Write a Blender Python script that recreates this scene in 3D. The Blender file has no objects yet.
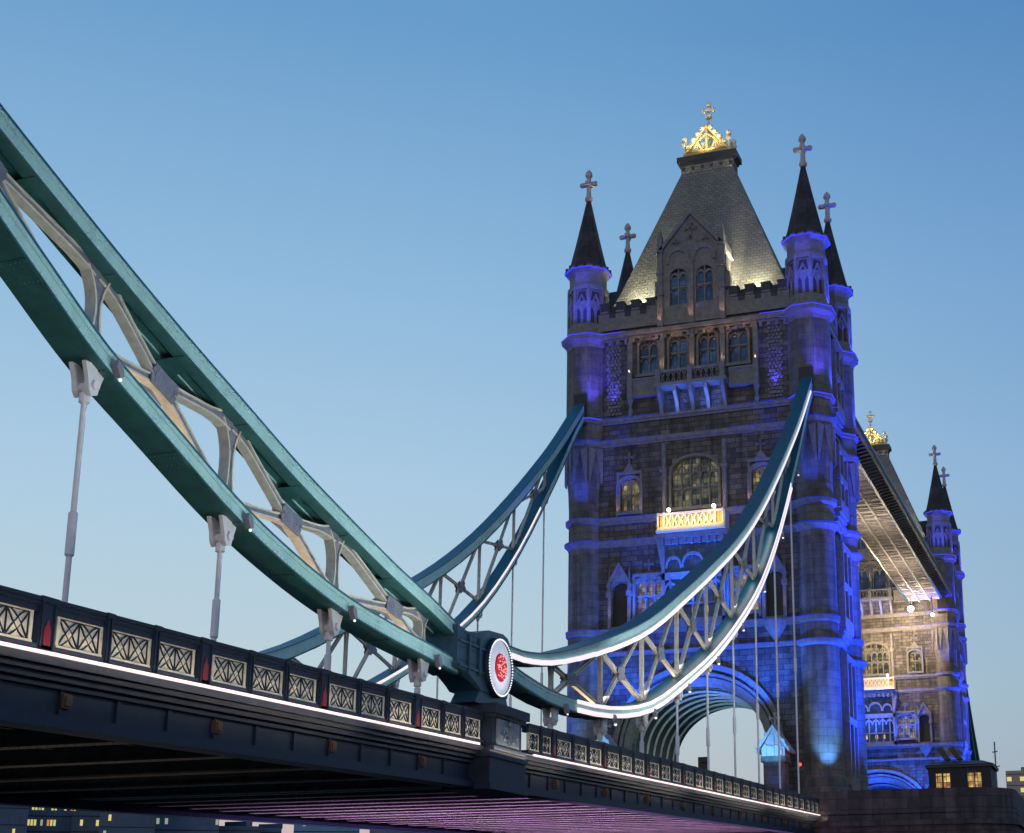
import bpy, math, random
from mathutils import Vector, Matrix
R = math.radians
random.seed(7)
scene = bpy.context.scene
col = scene.collection

# ------------------------------------------------------------------ camera
cam_d = bpy.data.cameras.new('camera')
cam = bpy.data.objects.new('camera', cam_d)
col.objects.link(cam)
CP = Vector((-104.436, -29.911, -7.401))
YAW, PIT, ROL = 0.3130, 0.2487, -0.005
fw = Vector((math.cos(PIT)*math.cos(YAW), math.cos(PIT)*math.sin(YAW), math.sin(PIT)))
rt0 = Vector((math.sin(YAW), -math.cos(YAW), 0))
up0 = rt0.cross(fw)
rt = math.cos(ROL)*rt0 + math.sin(ROL)*up0
up = -math.sin(ROL)*rt0 + math.cos(ROL)*up0
cam.matrix_world = Matrix(((rt.x, up.x, -fw.x, CP.x), (rt.y, up.y, -fw.y, CP.y), (rt.z, up.z, -fw.z, CP.z), (0, 0, 0, 1)))
FPX = 1444.15
cam_d.sensor_fit = 'HORIZONTAL'
cam_d.sensor_width = 36
cam_d.lens = FPX/1024*36
cam_d.shift_x = -138.72/1024
cam_d.shift_y = 136.14/1024
cam_d.clip_start = 0.5
cam_d.clip_end = 6000
scene.camera = cam

# ------------------------------------------------------------------ world, sun, exposure
world = bpy.data.worlds.new('World')
scene.world = world
world.use_nodes = True
wn, wl = world.node_tree.nodes, world.node_tree.links
wn.clear()
SUN_EL, SUN_AZ = R(1.5), R(-97)
geo = wn.new('ShaderNodeTexCoord')
sep = wn.new('ShaderNodeSeparateXYZ')
wl.new(geo.outputs['Generated'], sep.inputs[0])
ramp = wn.new('ShaderNodeValToRGB')
wl.new(sep.outputs['Z'], ramp.inputs[0])
def s2l(c):
    return tuple(((x/255+0.055)/1.055)**2.4 if x > 10 else x/255/12.92 for x in c) + (1,)
stops = [(0.0, (206, 176, 178)), (0.055, (208, 182, 184)), (0.085, (196, 199, 200)), (0.15, (190, 209, 216)),
         (0.28, (172, 203, 226)), (0.42, (142, 184, 220)), (0.56, (106, 157, 203)), (0.8, (78, 128, 182)), (1.0, (60, 105, 165))]
el = ramp.color_ramp.elements
while len(el) > 1: el.remove(el[0])
el[0].position, el[0].color = stops[0][0], s2l(stops[0][1])
for p, c in stops[1:]:
    e = el.new(p); e.color = s2l(c)
# the sky is brighter towards the afterglow on the left and duller to the right
flat = wn.new('ShaderNodeVectorMath'); flat.operation = 'MULTIPLY'; wl.new(geo.outputs['Generated'], flat.inputs[0]); flat.inputs[1].default_value = (1, 1, 0)
nrmz = wn.new('ShaderNodeVectorMath'); nrmz.operation = 'NORMALIZE'; wl.new(flat.outputs[0], nrmz.inputs[0])
az = wn.new('ShaderNodeVectorMath'); az.operation = 'DOT_PRODUCT'
wl.new(nrmz.outputs[0], az.inputs[0]); az.inputs[1].default_value = (math.cos(R(60)), math.sin(R(60)), 0)
ar = wn.new('ShaderNodeValToRGB'); wl.new(az.outputs['Value'], ar.inputs[0]); ar.color_ramp.interpolation = 'B_SPLINE'
ae = ar.color_ramp.elements; ae[0].position = 0.38; ae[0].color = (.56, .67, .81, 1); ae[1].position = 1.0; ae[1].color = (1.0, 1.0, 1.0, 1)
for p_, c_ in ((.60, (.70, .79, .90)), (.80, (.99, 1.0, 1.0))):
    e = ae.new(p_); e.color = c_+(1,)
mul = wn.new('ShaderNodeVectorMath'); mul.operation = 'MULTIPLY'
wl.new(ramp.outputs[0], mul.inputs[0]); wl.new(ar.outputs[0], mul.inputs[1])
sky = wn.new('ShaderNodeTexSky'); sky.sky_type = 'NISHITA'; sky.sun_disc = False
sky.sun_elevation = SUN_EL; sky.sun_rotation = SUN_AZ
addn = wn.new('ShaderNodeVectorMath'); addn.operation = 'MULTIPLY_ADD'
wl.new(sky.outputs[0], addn.inputs[0]); addn.inputs[1].default_value = (0.004,)*3
wl.new(mul.outputs[0], addn.inputs[2])
bg = wn.new('ShaderNodeBackground'); bg.inputs['Strength'].default_value = 1.0
wl.new(addn.outputs[0], bg.inputs['Color'])
wo = wn.new('ShaderNodeOutputWorld'); wl.new(bg.outputs[0], wo.inputs['Surface'])

sd = bpy.data.lights.new('sun', 'SUN'); sd.energy = 0.6; sd.angle = R(24); sd.color = (1, 0.74, 0.50)
sun = bpy.data.objects.new('sun', sd); col.objects.link(sun)
sun.rotation_euler = Vector((0.97, 0.12, -0.02)).to_track_quat('-Z', 'Y').to_euler()

scene.view_settings.view_transform = 'Standard'
scene.view_settings.look = 'None'
scene.view_settings.exposure = 0.0
scene.view_settings.gamma = 1.0
scene.render.engine = 'CYCLES'
scene.cycles.use_denoising = True
scene.cycles.max_bounces = 5
scene.cycles.diffuse_bounces = 3
scene.cycles.sample_clamp_indirect = 3
scene.cycles.use_light_tree = True

# ------------------------------------------------------------------ materials
def new_mat(name):
    m = bpy.data.materials.new(name); m.use_nodes = True
    return m, m.node_tree.nodes, m.node_tree.links, m.node_tree.nodes['Principled BSDF']
def paint(name, c, rough=0.45, metal=0.0, var=0.18, scale=3.0, bump=0.0, streak=False):
    m, n, l, b = new_mat(name)
    tc = n.new('ShaderNodeTexCoord'); mp = n.new('ShaderNodeMapping')
    l.new(tc.outputs['Object'], mp.inputs[0])
    if streak: mp.inputs['Scale'].default_value = (1, 1, 0.25)
    no = n.new('ShaderNodeTexNoise'); no.inputs['Scale'].default_value = scale; no.inputs['Detail'].default_value = 8
    no.inputs['Roughness'].default_value = 0.65
    l.new(mp.outputs[0], no.inputs['Vector'])
    cr = n.new('ShaderNodeValToRGB')
    cr.color_ramp.elements[0].position = 0.3; cr.color_ramp.elements[1].position = 0.7
    cr.color_ramp.elements[0].color = tuple(x*(1-var) for x in c)+(1,)
    cr.color_ramp.elements[1].color = tuple(min(1, x*(1+var)) for x in c)+(1,)
    l.new(no.outputs['Fac'], cr.inputs[0]); l.new(cr.outputs[0], b.inputs['Base Color'])
    b.inputs['Roughness'].default_value = rough; b.inputs['Metallic'].default_value = metal
    if bump:
        bp = n.new('ShaderNodeBump'); bp.inputs['Strength'].default_value = bump; bp.inputs['Distance'].default_value = 0.03
        l.new(no.outputs['Fac'], bp.inputs['Height']); l.new(bp.outputs[0], b.inputs['Normal'])
    return m
def stone(name, c, bw, bh, rough_face, var=0.35, mortar=0.03, streak=0.8):
    m, n, l, b = new_mat(name)
    uv = n.new('ShaderNodeUVMap'); uv.uv_map = 'uv'
    no = n.new('ShaderNodeTexNoise'); no.inputs['Scale'].default_value = 0.7; no.inputs['Detail'].default_value = 10
    no.inputs['Roughness'].default_value = 0.7
    tc = n.new('ShaderNodeTexCoord'); l.new(tc.outputs['Object'], no.inputs['Vector'])
    br = n.new('ShaderNodeTexBrick'); l.new(uv.outputs[0], br.inputs['Vector'])
    br.inputs['Scale'].default_value = 1; br.inputs['Brick Width'].default_value = bw; br.inputs['Row Height'].default_value = bh
    br.inputs['Mortar Size'].default_value = mortar; br.inputs['Mortar Smooth'].default_value = 0.3
    br.inputs['Color1'].default_value = tuple(x*(1-var) for x in c)+(1,)
    br.inputs['Color2'].default_value = tuple(x*(1+var) for x in c)+(1,)
    br.inputs['Mortar'].default_value = tuple(x*0.45 for x in c)+(1,)
    cr = n.new('ShaderNodeValToRGB'); cr.color_ramp.elements[0].position = 0.32; cr.color_ramp.elements[1].position = 0.68
    cr.color_ramp.elements[0].color = (0.55, 0.55, 0.56, 1); cr.color_ramp.elements[1].color = (1.15, 1.12, 1.08, 1)
    l.new(no.outputs['Fac'], cr.inputs[0])
    mx = n.new('ShaderNodeMix'); mx.data_type = 'RGBA'; mx.blend_type = 'MULTIPLY'; mx.inputs['Factor'].default_value = min(1, streak+.25)
    l.new(br.outputs['Color'], mx.inputs[6]); l.new(cr.outputs[0], mx.inputs[7])
    mp = n.new('ShaderNodeMapping'); mp.inputs['Scale'].default_value = (1.6, 1.6, 0.16); l.new(tc.outputs['Object'], mp.inputs[0])
    n3 = n.new('ShaderNodeTexNoise'); n3.inputs['Scale'].default_value = 1.1; n3.inputs['Detail'].default_value = 6; l.new(mp.outputs[0], n3.inputs['Vector'])
    c3 = n.new('ShaderNodeValToRGB'); c3.color_ramp.elements[0].position = 0.36; c3.color_ramp.elements[1].position = 0.6
    c3.color_ramp.elements[0].color = (0.5, 0.49, 0.5, 1); c3.color_ramp.elements[1].color = (1.1, 1.08, 1.04, 1); l.new(n3.outputs['Fac'], c3.inputs[0])
    m3 = n.new('ShaderNodeMix'); m3.data_type = 'RGBA'; m3.blend_type = 'MULTIPLY'; m3.inputs['Factor'].default_value = streak
    l.new(mx.outputs[2], m3.inputs[6]); l.new(c3.outputs[0], m3.inputs[7])
    l.new(m3.outputs[2], b.inputs['Base Color'])
    b.inputs['Roughness'].default_value = 0.85
    n2 = n.new('ShaderNodeTexNoise'); n2.inputs['Scale'].default_value = 5; n2.inputs['Detail'].default_value = 4
    l.new(tc.outputs['Object'], n2.inputs['Vector'])
    ma = n.new('ShaderNodeMath'); ma.operation = 'MULTIPLY_ADD'
    l.new(n2.outputs['Fac'], ma.inputs[0]); ma.inputs[1].default_value = rough_face
    iv = n.new('ShaderNodeMath'); iv.operation = 'SUBTRACT'; iv.inputs[0].default_value = 1; l.new(br.outputs['Fac'], iv.inputs[1])
    l.new(iv.outputs[0], ma.inputs[2])
    bp = n.new('ShaderNodeBump'); bp.inputs['Strength'].default_value = 0.9; bp.inputs['Distance'].default_value = 0.12
    l.new(ma.outputs[0], bp.inputs['Height']); l.new(bp.outputs[0], b.inputs['Normal'])
    return m
def emit(name, c, s):
    m, n, l, b = new_mat(name)
    b.inputs['Base Color'].default_value = tuple(x*.5 for x in c)+(1,)
    b.inputs['Emission Color'].default_value = tuple(c)+(1,)
    b.inputs['Emission Strength'].default_value = s
    return m
def lit_glass(name, c1, c2, s, scale=1.2, cell=(0.30, 0.42)):
    """leaded window panes, some catching the room light behind them"""
    m, n, l, b = new_mat(name)
    uv = n.new('ShaderNodeUVMap'); uv.uv_map = 'uv'
    br = n.new('ShaderNodeTexBrick'); l.new(uv.outputs[0], br.inputs['Vector']); br.offset = 0
    br.inputs['Scale'].default_value = 1; br.inputs['Brick Width'].default_value = cell[0]; br.inputs['Row Height'].default_value = cell[1]
    br.inputs['Mortar Size'].default_value = 0.02; br.inputs['Mortar Smooth'].default_value = 0.1
    br.inputs['Color1'].default_value = tuple(c1)+(1,); br.inputs['Color2'].default_value = tuple(c2)+(1,); br.inputs['Mortar'].default_value = (0.002, 0.002, 0.003, 1)
    tc = n.new('ShaderNodeTexCoord'); no = n.new('ShaderNodeTexNoise'); no.inputs['Scale'].default_value = scale; no.inputs['Detail'].default_value = 2
    l.new(tc.outputs['Object'], no.inputs['Vector'])
    mr_ = n.new('ShaderNodeMapRange'); mr_.inputs['From Min'].default_value = .35; mr_.inputs['From Max'].default_value = .65; mr_.inputs['To Min'].default_value = .15; mr_.inputs['To Max'].default_value = 1.1
    l.new(no.outputs['Fac'], mr_.inputs['Value'])
    sc = n.new('ShaderNodeVectorMath'); sc.operation = 'SCALE'; l.new(br.outputs['Color'], sc.inputs[0]); l.new(mr_.outputs[0], sc.inputs['Scale'])
    l.new(sc.outputs[0], b.inputs['Emission Color'])
    b.inputs['Emission Strength'].default_value = s
    b.inputs['Base Color'].default_value = (0.02, 0.025, 0.03, 1); b.inputs['Roughness'].default_value = 0.12
    return m
MT = dict(
    wall=stone('rock_faced_granite', (0.14, 0.128, 0.118), 0.95, 0.42, 0.9),
    ashlar=stone('portland_ashlar', (0.19, 0.175, 0.155), 1.3, 0.6, 0.12, 0.16, 0.012),
    carved=paint('carved_portland_stone', (0.185, 0.172, 0.16), 0.8, 0, 0.3, 2.5, 0.5),
    pale=paint('pale_finial_stone', (0.46, 0.40, 0.39), 0.8, 0, 0.2, 3, 0.3),
    slate=stone('slate_roof', (0.21, 0.20, 0.175), 0.5, 0.28, 0.05, 0.14, 0.02, .18),
    spire=stone('dark_spire_stone', (0.065, 0.06, 0.065), 0.7, 0.5, 0.5, 0.25, 0.015),
    lead=paint('dark_lead', (0.03, 0.03, 0.035), 0.6, 0, 0.3, 3),
    gold=paint('gilding', (0.85, 0.58, 0.16), 0.35, 0.25, 0.15, 6),
    goldball=paint('pale_gilding', (0.9, 0.82, 0.62), 0.35, 0.0, 0.1, 6),
    granite=stone('pier_granite', (0.085, 0.07, 0.078), 1.6, 0.75, 0.6, 0.22, 0.02),
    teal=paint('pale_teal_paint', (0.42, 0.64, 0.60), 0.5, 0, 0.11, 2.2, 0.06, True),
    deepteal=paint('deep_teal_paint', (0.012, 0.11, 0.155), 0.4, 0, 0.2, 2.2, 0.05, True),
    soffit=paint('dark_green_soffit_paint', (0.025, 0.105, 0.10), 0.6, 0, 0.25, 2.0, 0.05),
    navy=paint('navy_paint', (0.006, 0.016, 0.042), 0.6, 0, 0.3, 3, 0.05),
    cream=paint('weathered_lit_cream', (0.66, 0.58, 0.46), 0.55, 0, 0.2, 4, 0.08),  # warm light on the bracing's undersides is mixed into this cream
    gusset=paint('grey_gusset_paint', (0.20, 0.20, 0.24), 0.55, 0, 0.25, 4, 0.08),  # on gussets and bracing sides the lack of light is put into the grey
    webgrey=paint('grey_web_shade', (0.30, 0.33, 0.33), 0.55, 0, 0.2, 4, 0.08),  # bracing sides of the long chains, shaded by colour
    white=paint('white_rod_paint', (0.80, 0.75, 0.74), 0.5, 0, 0.10, 4),
    panel=paint('cream_panel_paint', (0.74, 0.69, 0.55), 0.6, 0, 0.22, 5, 0.1),
    under=paint('sooty_underside_steel', (0.17, 0.145, 0.12), 0.6, 0, 0.4, 1.5, 0.1),
    rust=paint('rusty_boss_paint', (0.14, 0.065, 0.03), 0.6, 0, 0.3, 8),
    red=paint('red_shield_paint', (0.20, 0.008, 0.012), 0.4, 0, 0.1, 8),
    black=paint('black_paint', (0.012, 0.012, 0.014), 0.5, 0, 0.2, 5),
    asphalt=paint('asphalt', (0.05, 0.05, 0.05), 0.9, 0, 0.2, 5),
    lattice=paint('walkway_soffit_paint', (0.50, 0.46, 0.42), 0.6, 0, 0.35, 2.5, 0.2),
    darkglass=lit_glass('dim_window_glass', (0.008, 0.014, 0.03), (0.03, 0.06, 0.16), 0.8, 0.6),
    warmglass=lit_glass('warm_lit_glass', (0.05, 0.04, 0.02), (0.55, 0.42, 0.16), 0.8, 1.4),
    bigglass=lit_glass('hall_window_glass', (0.012, 0.016, 0.022), (0.34, 0.29, 0.13), 0.8, 0.7),
    amber=emit('amber_room_light', (1.0, 0.55, 0.12), 0.9),
    led=emit('white_led', (1.0, 0.88, 0.92), 0.92),
    ledpink=emit('pink_white_led', (1.0, 0.76, 0.78), 0.95),
    ledblue=emit('blue_led', (0.05, 0.05, 1.0), 1.0),
    ledgeglow=emit('dim_blue_ledge_glow', (0.01, 0.05, 0.85), 0.30),  # uplight grazing the ledges, given as a weak glow
    bulb=emit('lamp_bulb', (1.0, 0.86, 0.66), 8),
    bulbw=emit('white_bulb', (0.9, 0.93, 1.0), 1.1),
    bulbr=emit('red_bulb', (1.0, 0.05, 0.03), 3.0),
    redlit=emit('red_lit_emblem', (0.42, 0.0, 0.015), 0.6),
    disc=paint('roundel_white_enamel', (0.88, 0.87, 0.92), 0.3, 0, 0.05, 3),
)

# ------------------------------------------------------------------ mesh helpers
class MB:
    def __init__(s): s.v = []; s.f = []; s.m = []
    def add(s, vs, fs, mi=0):
        o = len(s.v); s.v += [tuple(p) for p in vs]
        for f in fs: s.f.append(tuple(o+i for i in f)); s.m.append(mi)
        return s
    def box(s, x0, x1, y0, y1, z0, z1, mi=0):
        vs = [(x, y, z) for x in (x0, x1) for y in (y0, y1) for z in (z0, z1)]
        return s.add(vs, [(0, 1, 3, 2), (4, 6, 7, 5), (0, 4, 5, 1), (2, 3, 7, 6), (0, 2, 6, 4), (1, 5, 7, 3)], mi)
    def hexa(s, a, b, mi=0):
        """two quads a, b (4 points each) joined"""
        return s.add(list(a)+list(b), [(3, 2, 1, 0), (4, 5, 6, 7), (0, 1, 5, 4), (1, 2, 6, 5), (2, 3, 7, 6), (3, 0, 4, 7)], mi)
    def prism(s, poly, ax, a, b, mi=0):
        """poly: 2D points extruded along axis ax from a to b"""
        def P(p, t): return {'x': (t, p[0], p[1]), 'y': (p[0], t, p[1]), 'z': (p[0], p[1], t)}[ax]
        n = len(poly)
        vs = [P(p, a) for p in poly]+[P(p, b) for p in poly]
        return s.add(vs, [tuple(range(n))[::-1], tuple(range(n, 2*n))]+[(i, (i+1) % n, n+(i+1) % n, n+i) for i in range(n)], mi)
    def lathe(s, prof, n, c=(0, 0), rot=0.0, mi=0, sy=1.0):
        vs = []
        for r, z in prof:
            for k in range(n):
                a = rot+2*math.pi*k/n
                vs.append((c[0]+r*math.cos(a), c[1]+r*math.sin(a)*sy, z))
        fs = []
        for j in range(len(prof)-1):
            for k in range(n):
                k2 = (k+1) % n
                fs.append((j*n+k, j*n+k2, (j+1)*n+k2, (j+1)*n+k))
        fs.append(tuple(range(n))[::-1]); fs.append(tuple((len(prof)-1)*n+k for k in range(n)))
        return s.add(vs, fs, mi)
    def tube(s, p, q, r, n=8, r2=None, mi=0):
        p, q = Vector(p), Vector(q); d = (q-p).normalized()
        a = Vector((0, 0, 1)) if abs(d.z) < 0.9 else Vector((1, 0, 0))
        u = d.cross(a).normalized(); w = d.cross(u); r2 = r if r2 is None else r2
        vs = [p+(u*math.cos(t)+w*math.sin(t))*r for t in [2*math.pi*k/n for k in range(n)]]
        vs += [q+(u*math.cos(t)+w*math.sin(t))*r2 for t in [2*math.pi*k/n for k in range(n)]]
        return s.add(vs, [tuple(range(n)), tuple(range(n, 2*n))[::-1]]+[(k, n+k, n+(k+1) % n, (k+1) % n) for k in range(n)], mi)
    def ball(s, c, r, n=8, m=5, mi=0):
        prof = [(max(0.001, r*math.sin(math.pi*j/m)), c[2]-r*math.cos(math.pi*j/m)) for j in range(m+1)]
        return s.lathe(prof, n, (c[0], c[1]), 0, mi)
    def rivet(s, c, nrm, r=0.028):
        c = Vector(c); nrm = Vector(nrm); a = Vector((0, 0, 1)) if abs(nrm.z) < .9 else Vector((1, 0, 0))
        u = nrm.cross(a).normalized(); w = nrm.cross(u)
        vs = [c+(u*math.cos(t)+w*math.sin(t))*r for t in (0, 1.57, 3.14, 4.71)]+[c+nrm*r*0.8]
        return s.add(vs, [(0, 1, 4), (1, 2, 4), (2, 3, 4), (3, 0, 4)])
    def build(s, name, mats, parent=None, origin=None, smooth=False, cyl=None):
        if not isinstance(mats, (list, tuple)): mats = [mats]
        if origin is None: origin = ORG.get(parent.name, Vector((0, 0, 0))) if parent else Vector((0, 0, 0))
        me = bpy.data.meshes.new(name)
        me.from_pydata([(v[0]-origin[0], v[1]-origin[1], v[2]-origin[2]) for v in s.v], [], s.f)
        for m in mats: me.materials.append(m)
        me.polygons.foreach_set('material_index', s.m)
        me.update()
        import bmesh
        bm = bmesh.new(); bm.from_mesh(me); bmesh.ops.recalc_face_normals(bm, faces=bm.faces)
        ul = bm.loops.layers.uv.new('uv')
        for f in bm.faces:
            nr = f.normal
            for lp in f.loops:
                c = lp.vert.co
                if cyl is not None:
                    fc = f.calc_center_median()
                    a0 = math.atan2(fc.y-cyl[1], fc.x-cyl[0]); a = math.atan2(c.y-cyl[1], c.x-cyl[0])
                    if a-a0 > math.pi: a -= 2*math.pi
                    if a-a0 < -math.pi: a += 2*math.pi
                    lp[ul].uv = (a*cyl[2], c.z)
                elif abs(nr.z) > 0.8: lp[ul].uv = (c.x, c.y)
                else:
                    h = math.hypot(nr.x, nr.y) or 1
                    lp[ul].uv = ((-nr.y*c.x+nr.x*c.y)/h, c.z)
            f.smooth = smooth
        bm.to_mesh(me); bm.free()
        if smooth:
            try: me.set_sharp_from_angle(angle=R(35))
            except Exception: pass
        o = bpy.data.objects.new(name, me); col.objects.link(o)
        if parent: o.parent = parent; ORG[o.name] = Vector(origin)
        else: ORG[o.name] = Vector(origin)
        return o
ORG = {}
def tag(o, label=None, cat=None, group=None, kind=None):
    if label: o['label'] = label
    if cat: o['category'] = cat
    if group: o['group'] = group
    if kind: o['kind'] = kind
    return o
def empty(name, loc, label=None, cat=None, group=None):
    o = bpy.data.objects.new(name, None); col.objects.link(o); o.location = loc
    o.empty_display_size = 0.2
    ORG[o.name] = Vector(loc)
    return tag(o, label, cat, group)
def copy_tree(o, parent=None):
    c = o.copy(); col.objects.link(c); c.parent = parent
    ORG[c.name] = ORG.get(o.name, Vector((0, 0, 0)))
    for ch in list(o.children): copy_tree(ch, c)
    return c
def light(kind, loc, power, color, target=None, size=0.3, cone=60, blend=0.6, sx=None, sy=None, name='floodlight'):
    d = bpy.data.lights.new(name, kind); d.energy = power; d.color = color
    o = bpy.data.objects.new(name, d); col.objects.link(o); o.location = loc
    if kind == 'SPOT': d.spot_size = R(cone); d.spot_blend = blend; d.shadow_soft_size = size
    elif kind == 'POINT': d.shadow_soft_size = size
    elif kind == 'AREA':
        d.shape = 'RECTANGLE'; d.size = sx; d.size_y = sy
    if target is not None:
        o.rotation_euler = (Vector(target)-Vector(loc)).to_track_quat('-Z', 'Y').to_euler()
    return o

# pixel -> world direction, only to work out how wide and tall far buildings are
def ray(u, v):
    return (FPX*fw + (u-512-138.72)*rt - (v-416.5-136.14)*up)

# ------------------------------------------------------------------ river, bank
g = MB(); g.add([(-4000, -4000, -13), (4000, -4000, -13), (4000, 4000, -13), (-4000, 4000, -13)], [(0, 1, 2, 3)])
wm, n, l, b = new_mat('river_water')
b.inputs['Base Color'].default_value = (0.02, 0.035, 0.04, 1); b.inputs['Roughness'].default_value = 0.12
tc = n.new('ShaderNodeTexCoord'); no = n.new('ShaderNodeTexNoise'); no.inputs['Scale'].default_value = 0.4; no.inputs['Detail'].default_value = 6
bp = n.new('ShaderNodeBump'); bp.inputs['Strength'].default_value = 0.5; bp.inputs['Distance'].default_value = 0.5
l.new(tc.outputs['Object'], no.inputs['Vector']); l.new(no.outputs['Fac'], bp.inputs['Height']); l.new(bp.outputs[0], b.inputs['Normal'])
tag(g.build('river', wm), kind='structure')
g = MB(); g.box(-400, -97, -300, 300, -13.5, -9.1)
tag(g.build('quay_pavement', MT['granite']), kind='structure')

# ------------------------------------------------------------------ the tower
TX = 5.1            # tower centre along the bridge
HY = 9.25           # half spacing of the turrets across the bridge
Z_D, Z_C, Z_B, Z_A, Z_L, Z_CB, Z_CO, Z_RG = 12.4, 14.2, 21.3, 23.15, 29.6, 31.45, 38.65, 44.9
FX = -0.7           # front wall plane
tower = empty('bridge_tower', (TX, 0, 0), 'tall gothic stone tower washed in blue light where the pale chains end', 'tower')

def arch(hw, zs, zc, n=20, yc=0.0, k=1.0):
    pts = []
    for i in range(n+1):
        t = math.pi*i/n
        pts.append((yc+hw*math.cos(t), zs+(zc-zs)*math.sin(t)**k))
    return pts
def arch_fill(mb, x0, x1, y0, y1, zt, pts, mi=0):
    """solid above an arch opening, out to y0..y1"""
    for (ya, za), (yb, zb) in zip(pts[:-1], pts[1:]):
        mb.hexa([(x0, ya, za), (x0, yb, zb), (x0, yb, zt), (x0, ya, zt)], [(x1, ya, za), (x1, yb, zb), (x1, yb, zt), (x1, ya, zt)], mi)
def arch_ring(mb, x0, x1, inner, outer, mi=0):
    for (a, b_), (c, d) in zip(zip(inner[:-1], inner[1:]), zip(outer[:-1], outer[1:])):
        mb.hexa([(x0, *a), (x0, *b_), (x0, *d), (x0, *c)], [(x1, *a), (x1, *b_), (x1, *d), (x1, *c)], mi)

def wall_cells(mb, y0, y1, z0, z1, holes, plane='x', a=FX, b_=FX+0.5):
    ys = sorted({y0, y1, *[h[0] for h in holes], *[h[1] for h in holes]})
    zs = sorted({z0, z1, *[h[2] for h in holes], *[h[3] for h in holes]})
    for ya, yb in zip(ys[:-1], ys[1:]):
        for za, zb in zip(zs[:-1], zs[1:]):
            ym, zm = (ya+yb)/2, (za+zb)/2
            if any(h[0] < ym < h[1] and h[2] < zm < h[3] for h in holes): continue
            if plane == 'x': mb.box(a, b_, ya, yb, za, zb)
            else: mb.box(ya, yb, a, b_, za, zb)

holes_front = []
win_specs = []
def W(yc, w, z0, z1, lights, rise, glass, transom=None, hood=0.18, sub=0):
    holes_front.append((yc-w/2, yc+w/2, z0, z1)); win_specs.append((yc, w, z0, z1, lights, rise, glass, transom, hood, sub))
for yc, w in ((3.72, 1.5), (1.22, 1.45), (-1.22, 1.45), (-3.72, 1.5)): W(yc, w, 35.15, 38.0, 2, 0.55, 'darkglass', 36.7)
for s in (1, -1): W(s*5.35, 1.5, 23.75, 26.5, 2, 0.55, 'warmglass', 25.2)
W(0, 3.75, 23.7, 27.75, 5, 1.45, 'bigglass', 25.3)
for s in (1, -1): W(s*3.75, 2.2, 15.15, 18.2, 3, 0.45, 'warmglass', 16.9)
for s in (1, -1): W(s*6.15, 1.25, 14.55, 18.1, 0, 0.6, 'black', None)

mb = MB()
wall_cells(mb, -8.3, 8.3, Z_C, 40.75, holes_front)
mb.build('wall', MT['wall'], tower)
mb = MB(); mb.box(10.4, 10.9, -8.3, 8.3, Z_C, 40.7)
mb.build('wall', MT['wall'], tower)
for s in (1, -1):
    mb = MB(); mb.box(1.0, 9.2, s*9.9, s*9.45, -3.5, 40.7)
    mb.build('wall', MT['wall'], tower)

# arch block with the vaulted passage
AP = arch(5.25, 4.6, 9.55, 28, 0, 0.9)
mb = MB()
arch_fill(mb, FX, 10.9, -5.25, 5.25, Z_C, AP)
for s in (1, -1):
    y0, y1 = sorted((s*5.25, s*9.4)); mb.box(FX, 10.9, y0, y1, -3.5, Z_C)
mb.build('gateway_arch', MT['wall'], tower)
mb = MB()   # carved archivolts
arch_ring(mb, FX-0.25, FX, arch(5.45, 4.6, 9.8, 28, 0, .9), arch(5.85, 4.6, 10.25, 28, 0, .9))
arch_ring(mb, FX-0.42, FX, arch(5.95, 4.6, 10.35, 28, 0, .9), arch(6.15, 4.6, 10.6, 28, 0, .9))
arch_ring(mb, FX-0.12, FX, arch(5.26, 4.6, 9.57, 28, 0, .9), arch(5.44, 4.6, 9.79, 28, 0, .9))
arch_ring(mb, FX-0.55, FX, arch(6.3, 4.6, 10.85, 28, 0, .9), arch(6.65, 4.6, 11.25, 28, 0, .9))
mb.build('archivolt', MT['carved'], tower)
for i, xr in enumerate((0.9, 2.6, 4.3, 6.0, 7.7, 9.4)):
    mb = MB(); arch_ring(mb, xr, xr+0.13, arch(5.06, 4.6, 9.34, 28, 0, .9), arch(5.24, 4.6, 9.54, 28, 0, .9))
    for s in (1, -1):
        y0, y1 = sorted((s*5.06, s*5.24)); mb.box(xr, xr+0.13, y0, y1, -0.5, 4.6)
    mb.build('vault_rib', MT['pale'], tower)  # thin pale arcs carry the ribs' lit edges in their colour
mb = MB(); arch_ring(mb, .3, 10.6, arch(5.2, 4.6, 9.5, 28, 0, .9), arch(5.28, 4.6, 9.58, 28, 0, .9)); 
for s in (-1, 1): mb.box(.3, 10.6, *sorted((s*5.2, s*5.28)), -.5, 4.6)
mb.build('vault_shade_lining', MT['black'], tower)  # black sheet added to keep the stone vault in shade
mb = MB(); mb.box(-5.4, 16, -5.2, 5.2, -0.9, -0.5); mb.build('roadway', MT['asphalt'], tower)

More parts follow.
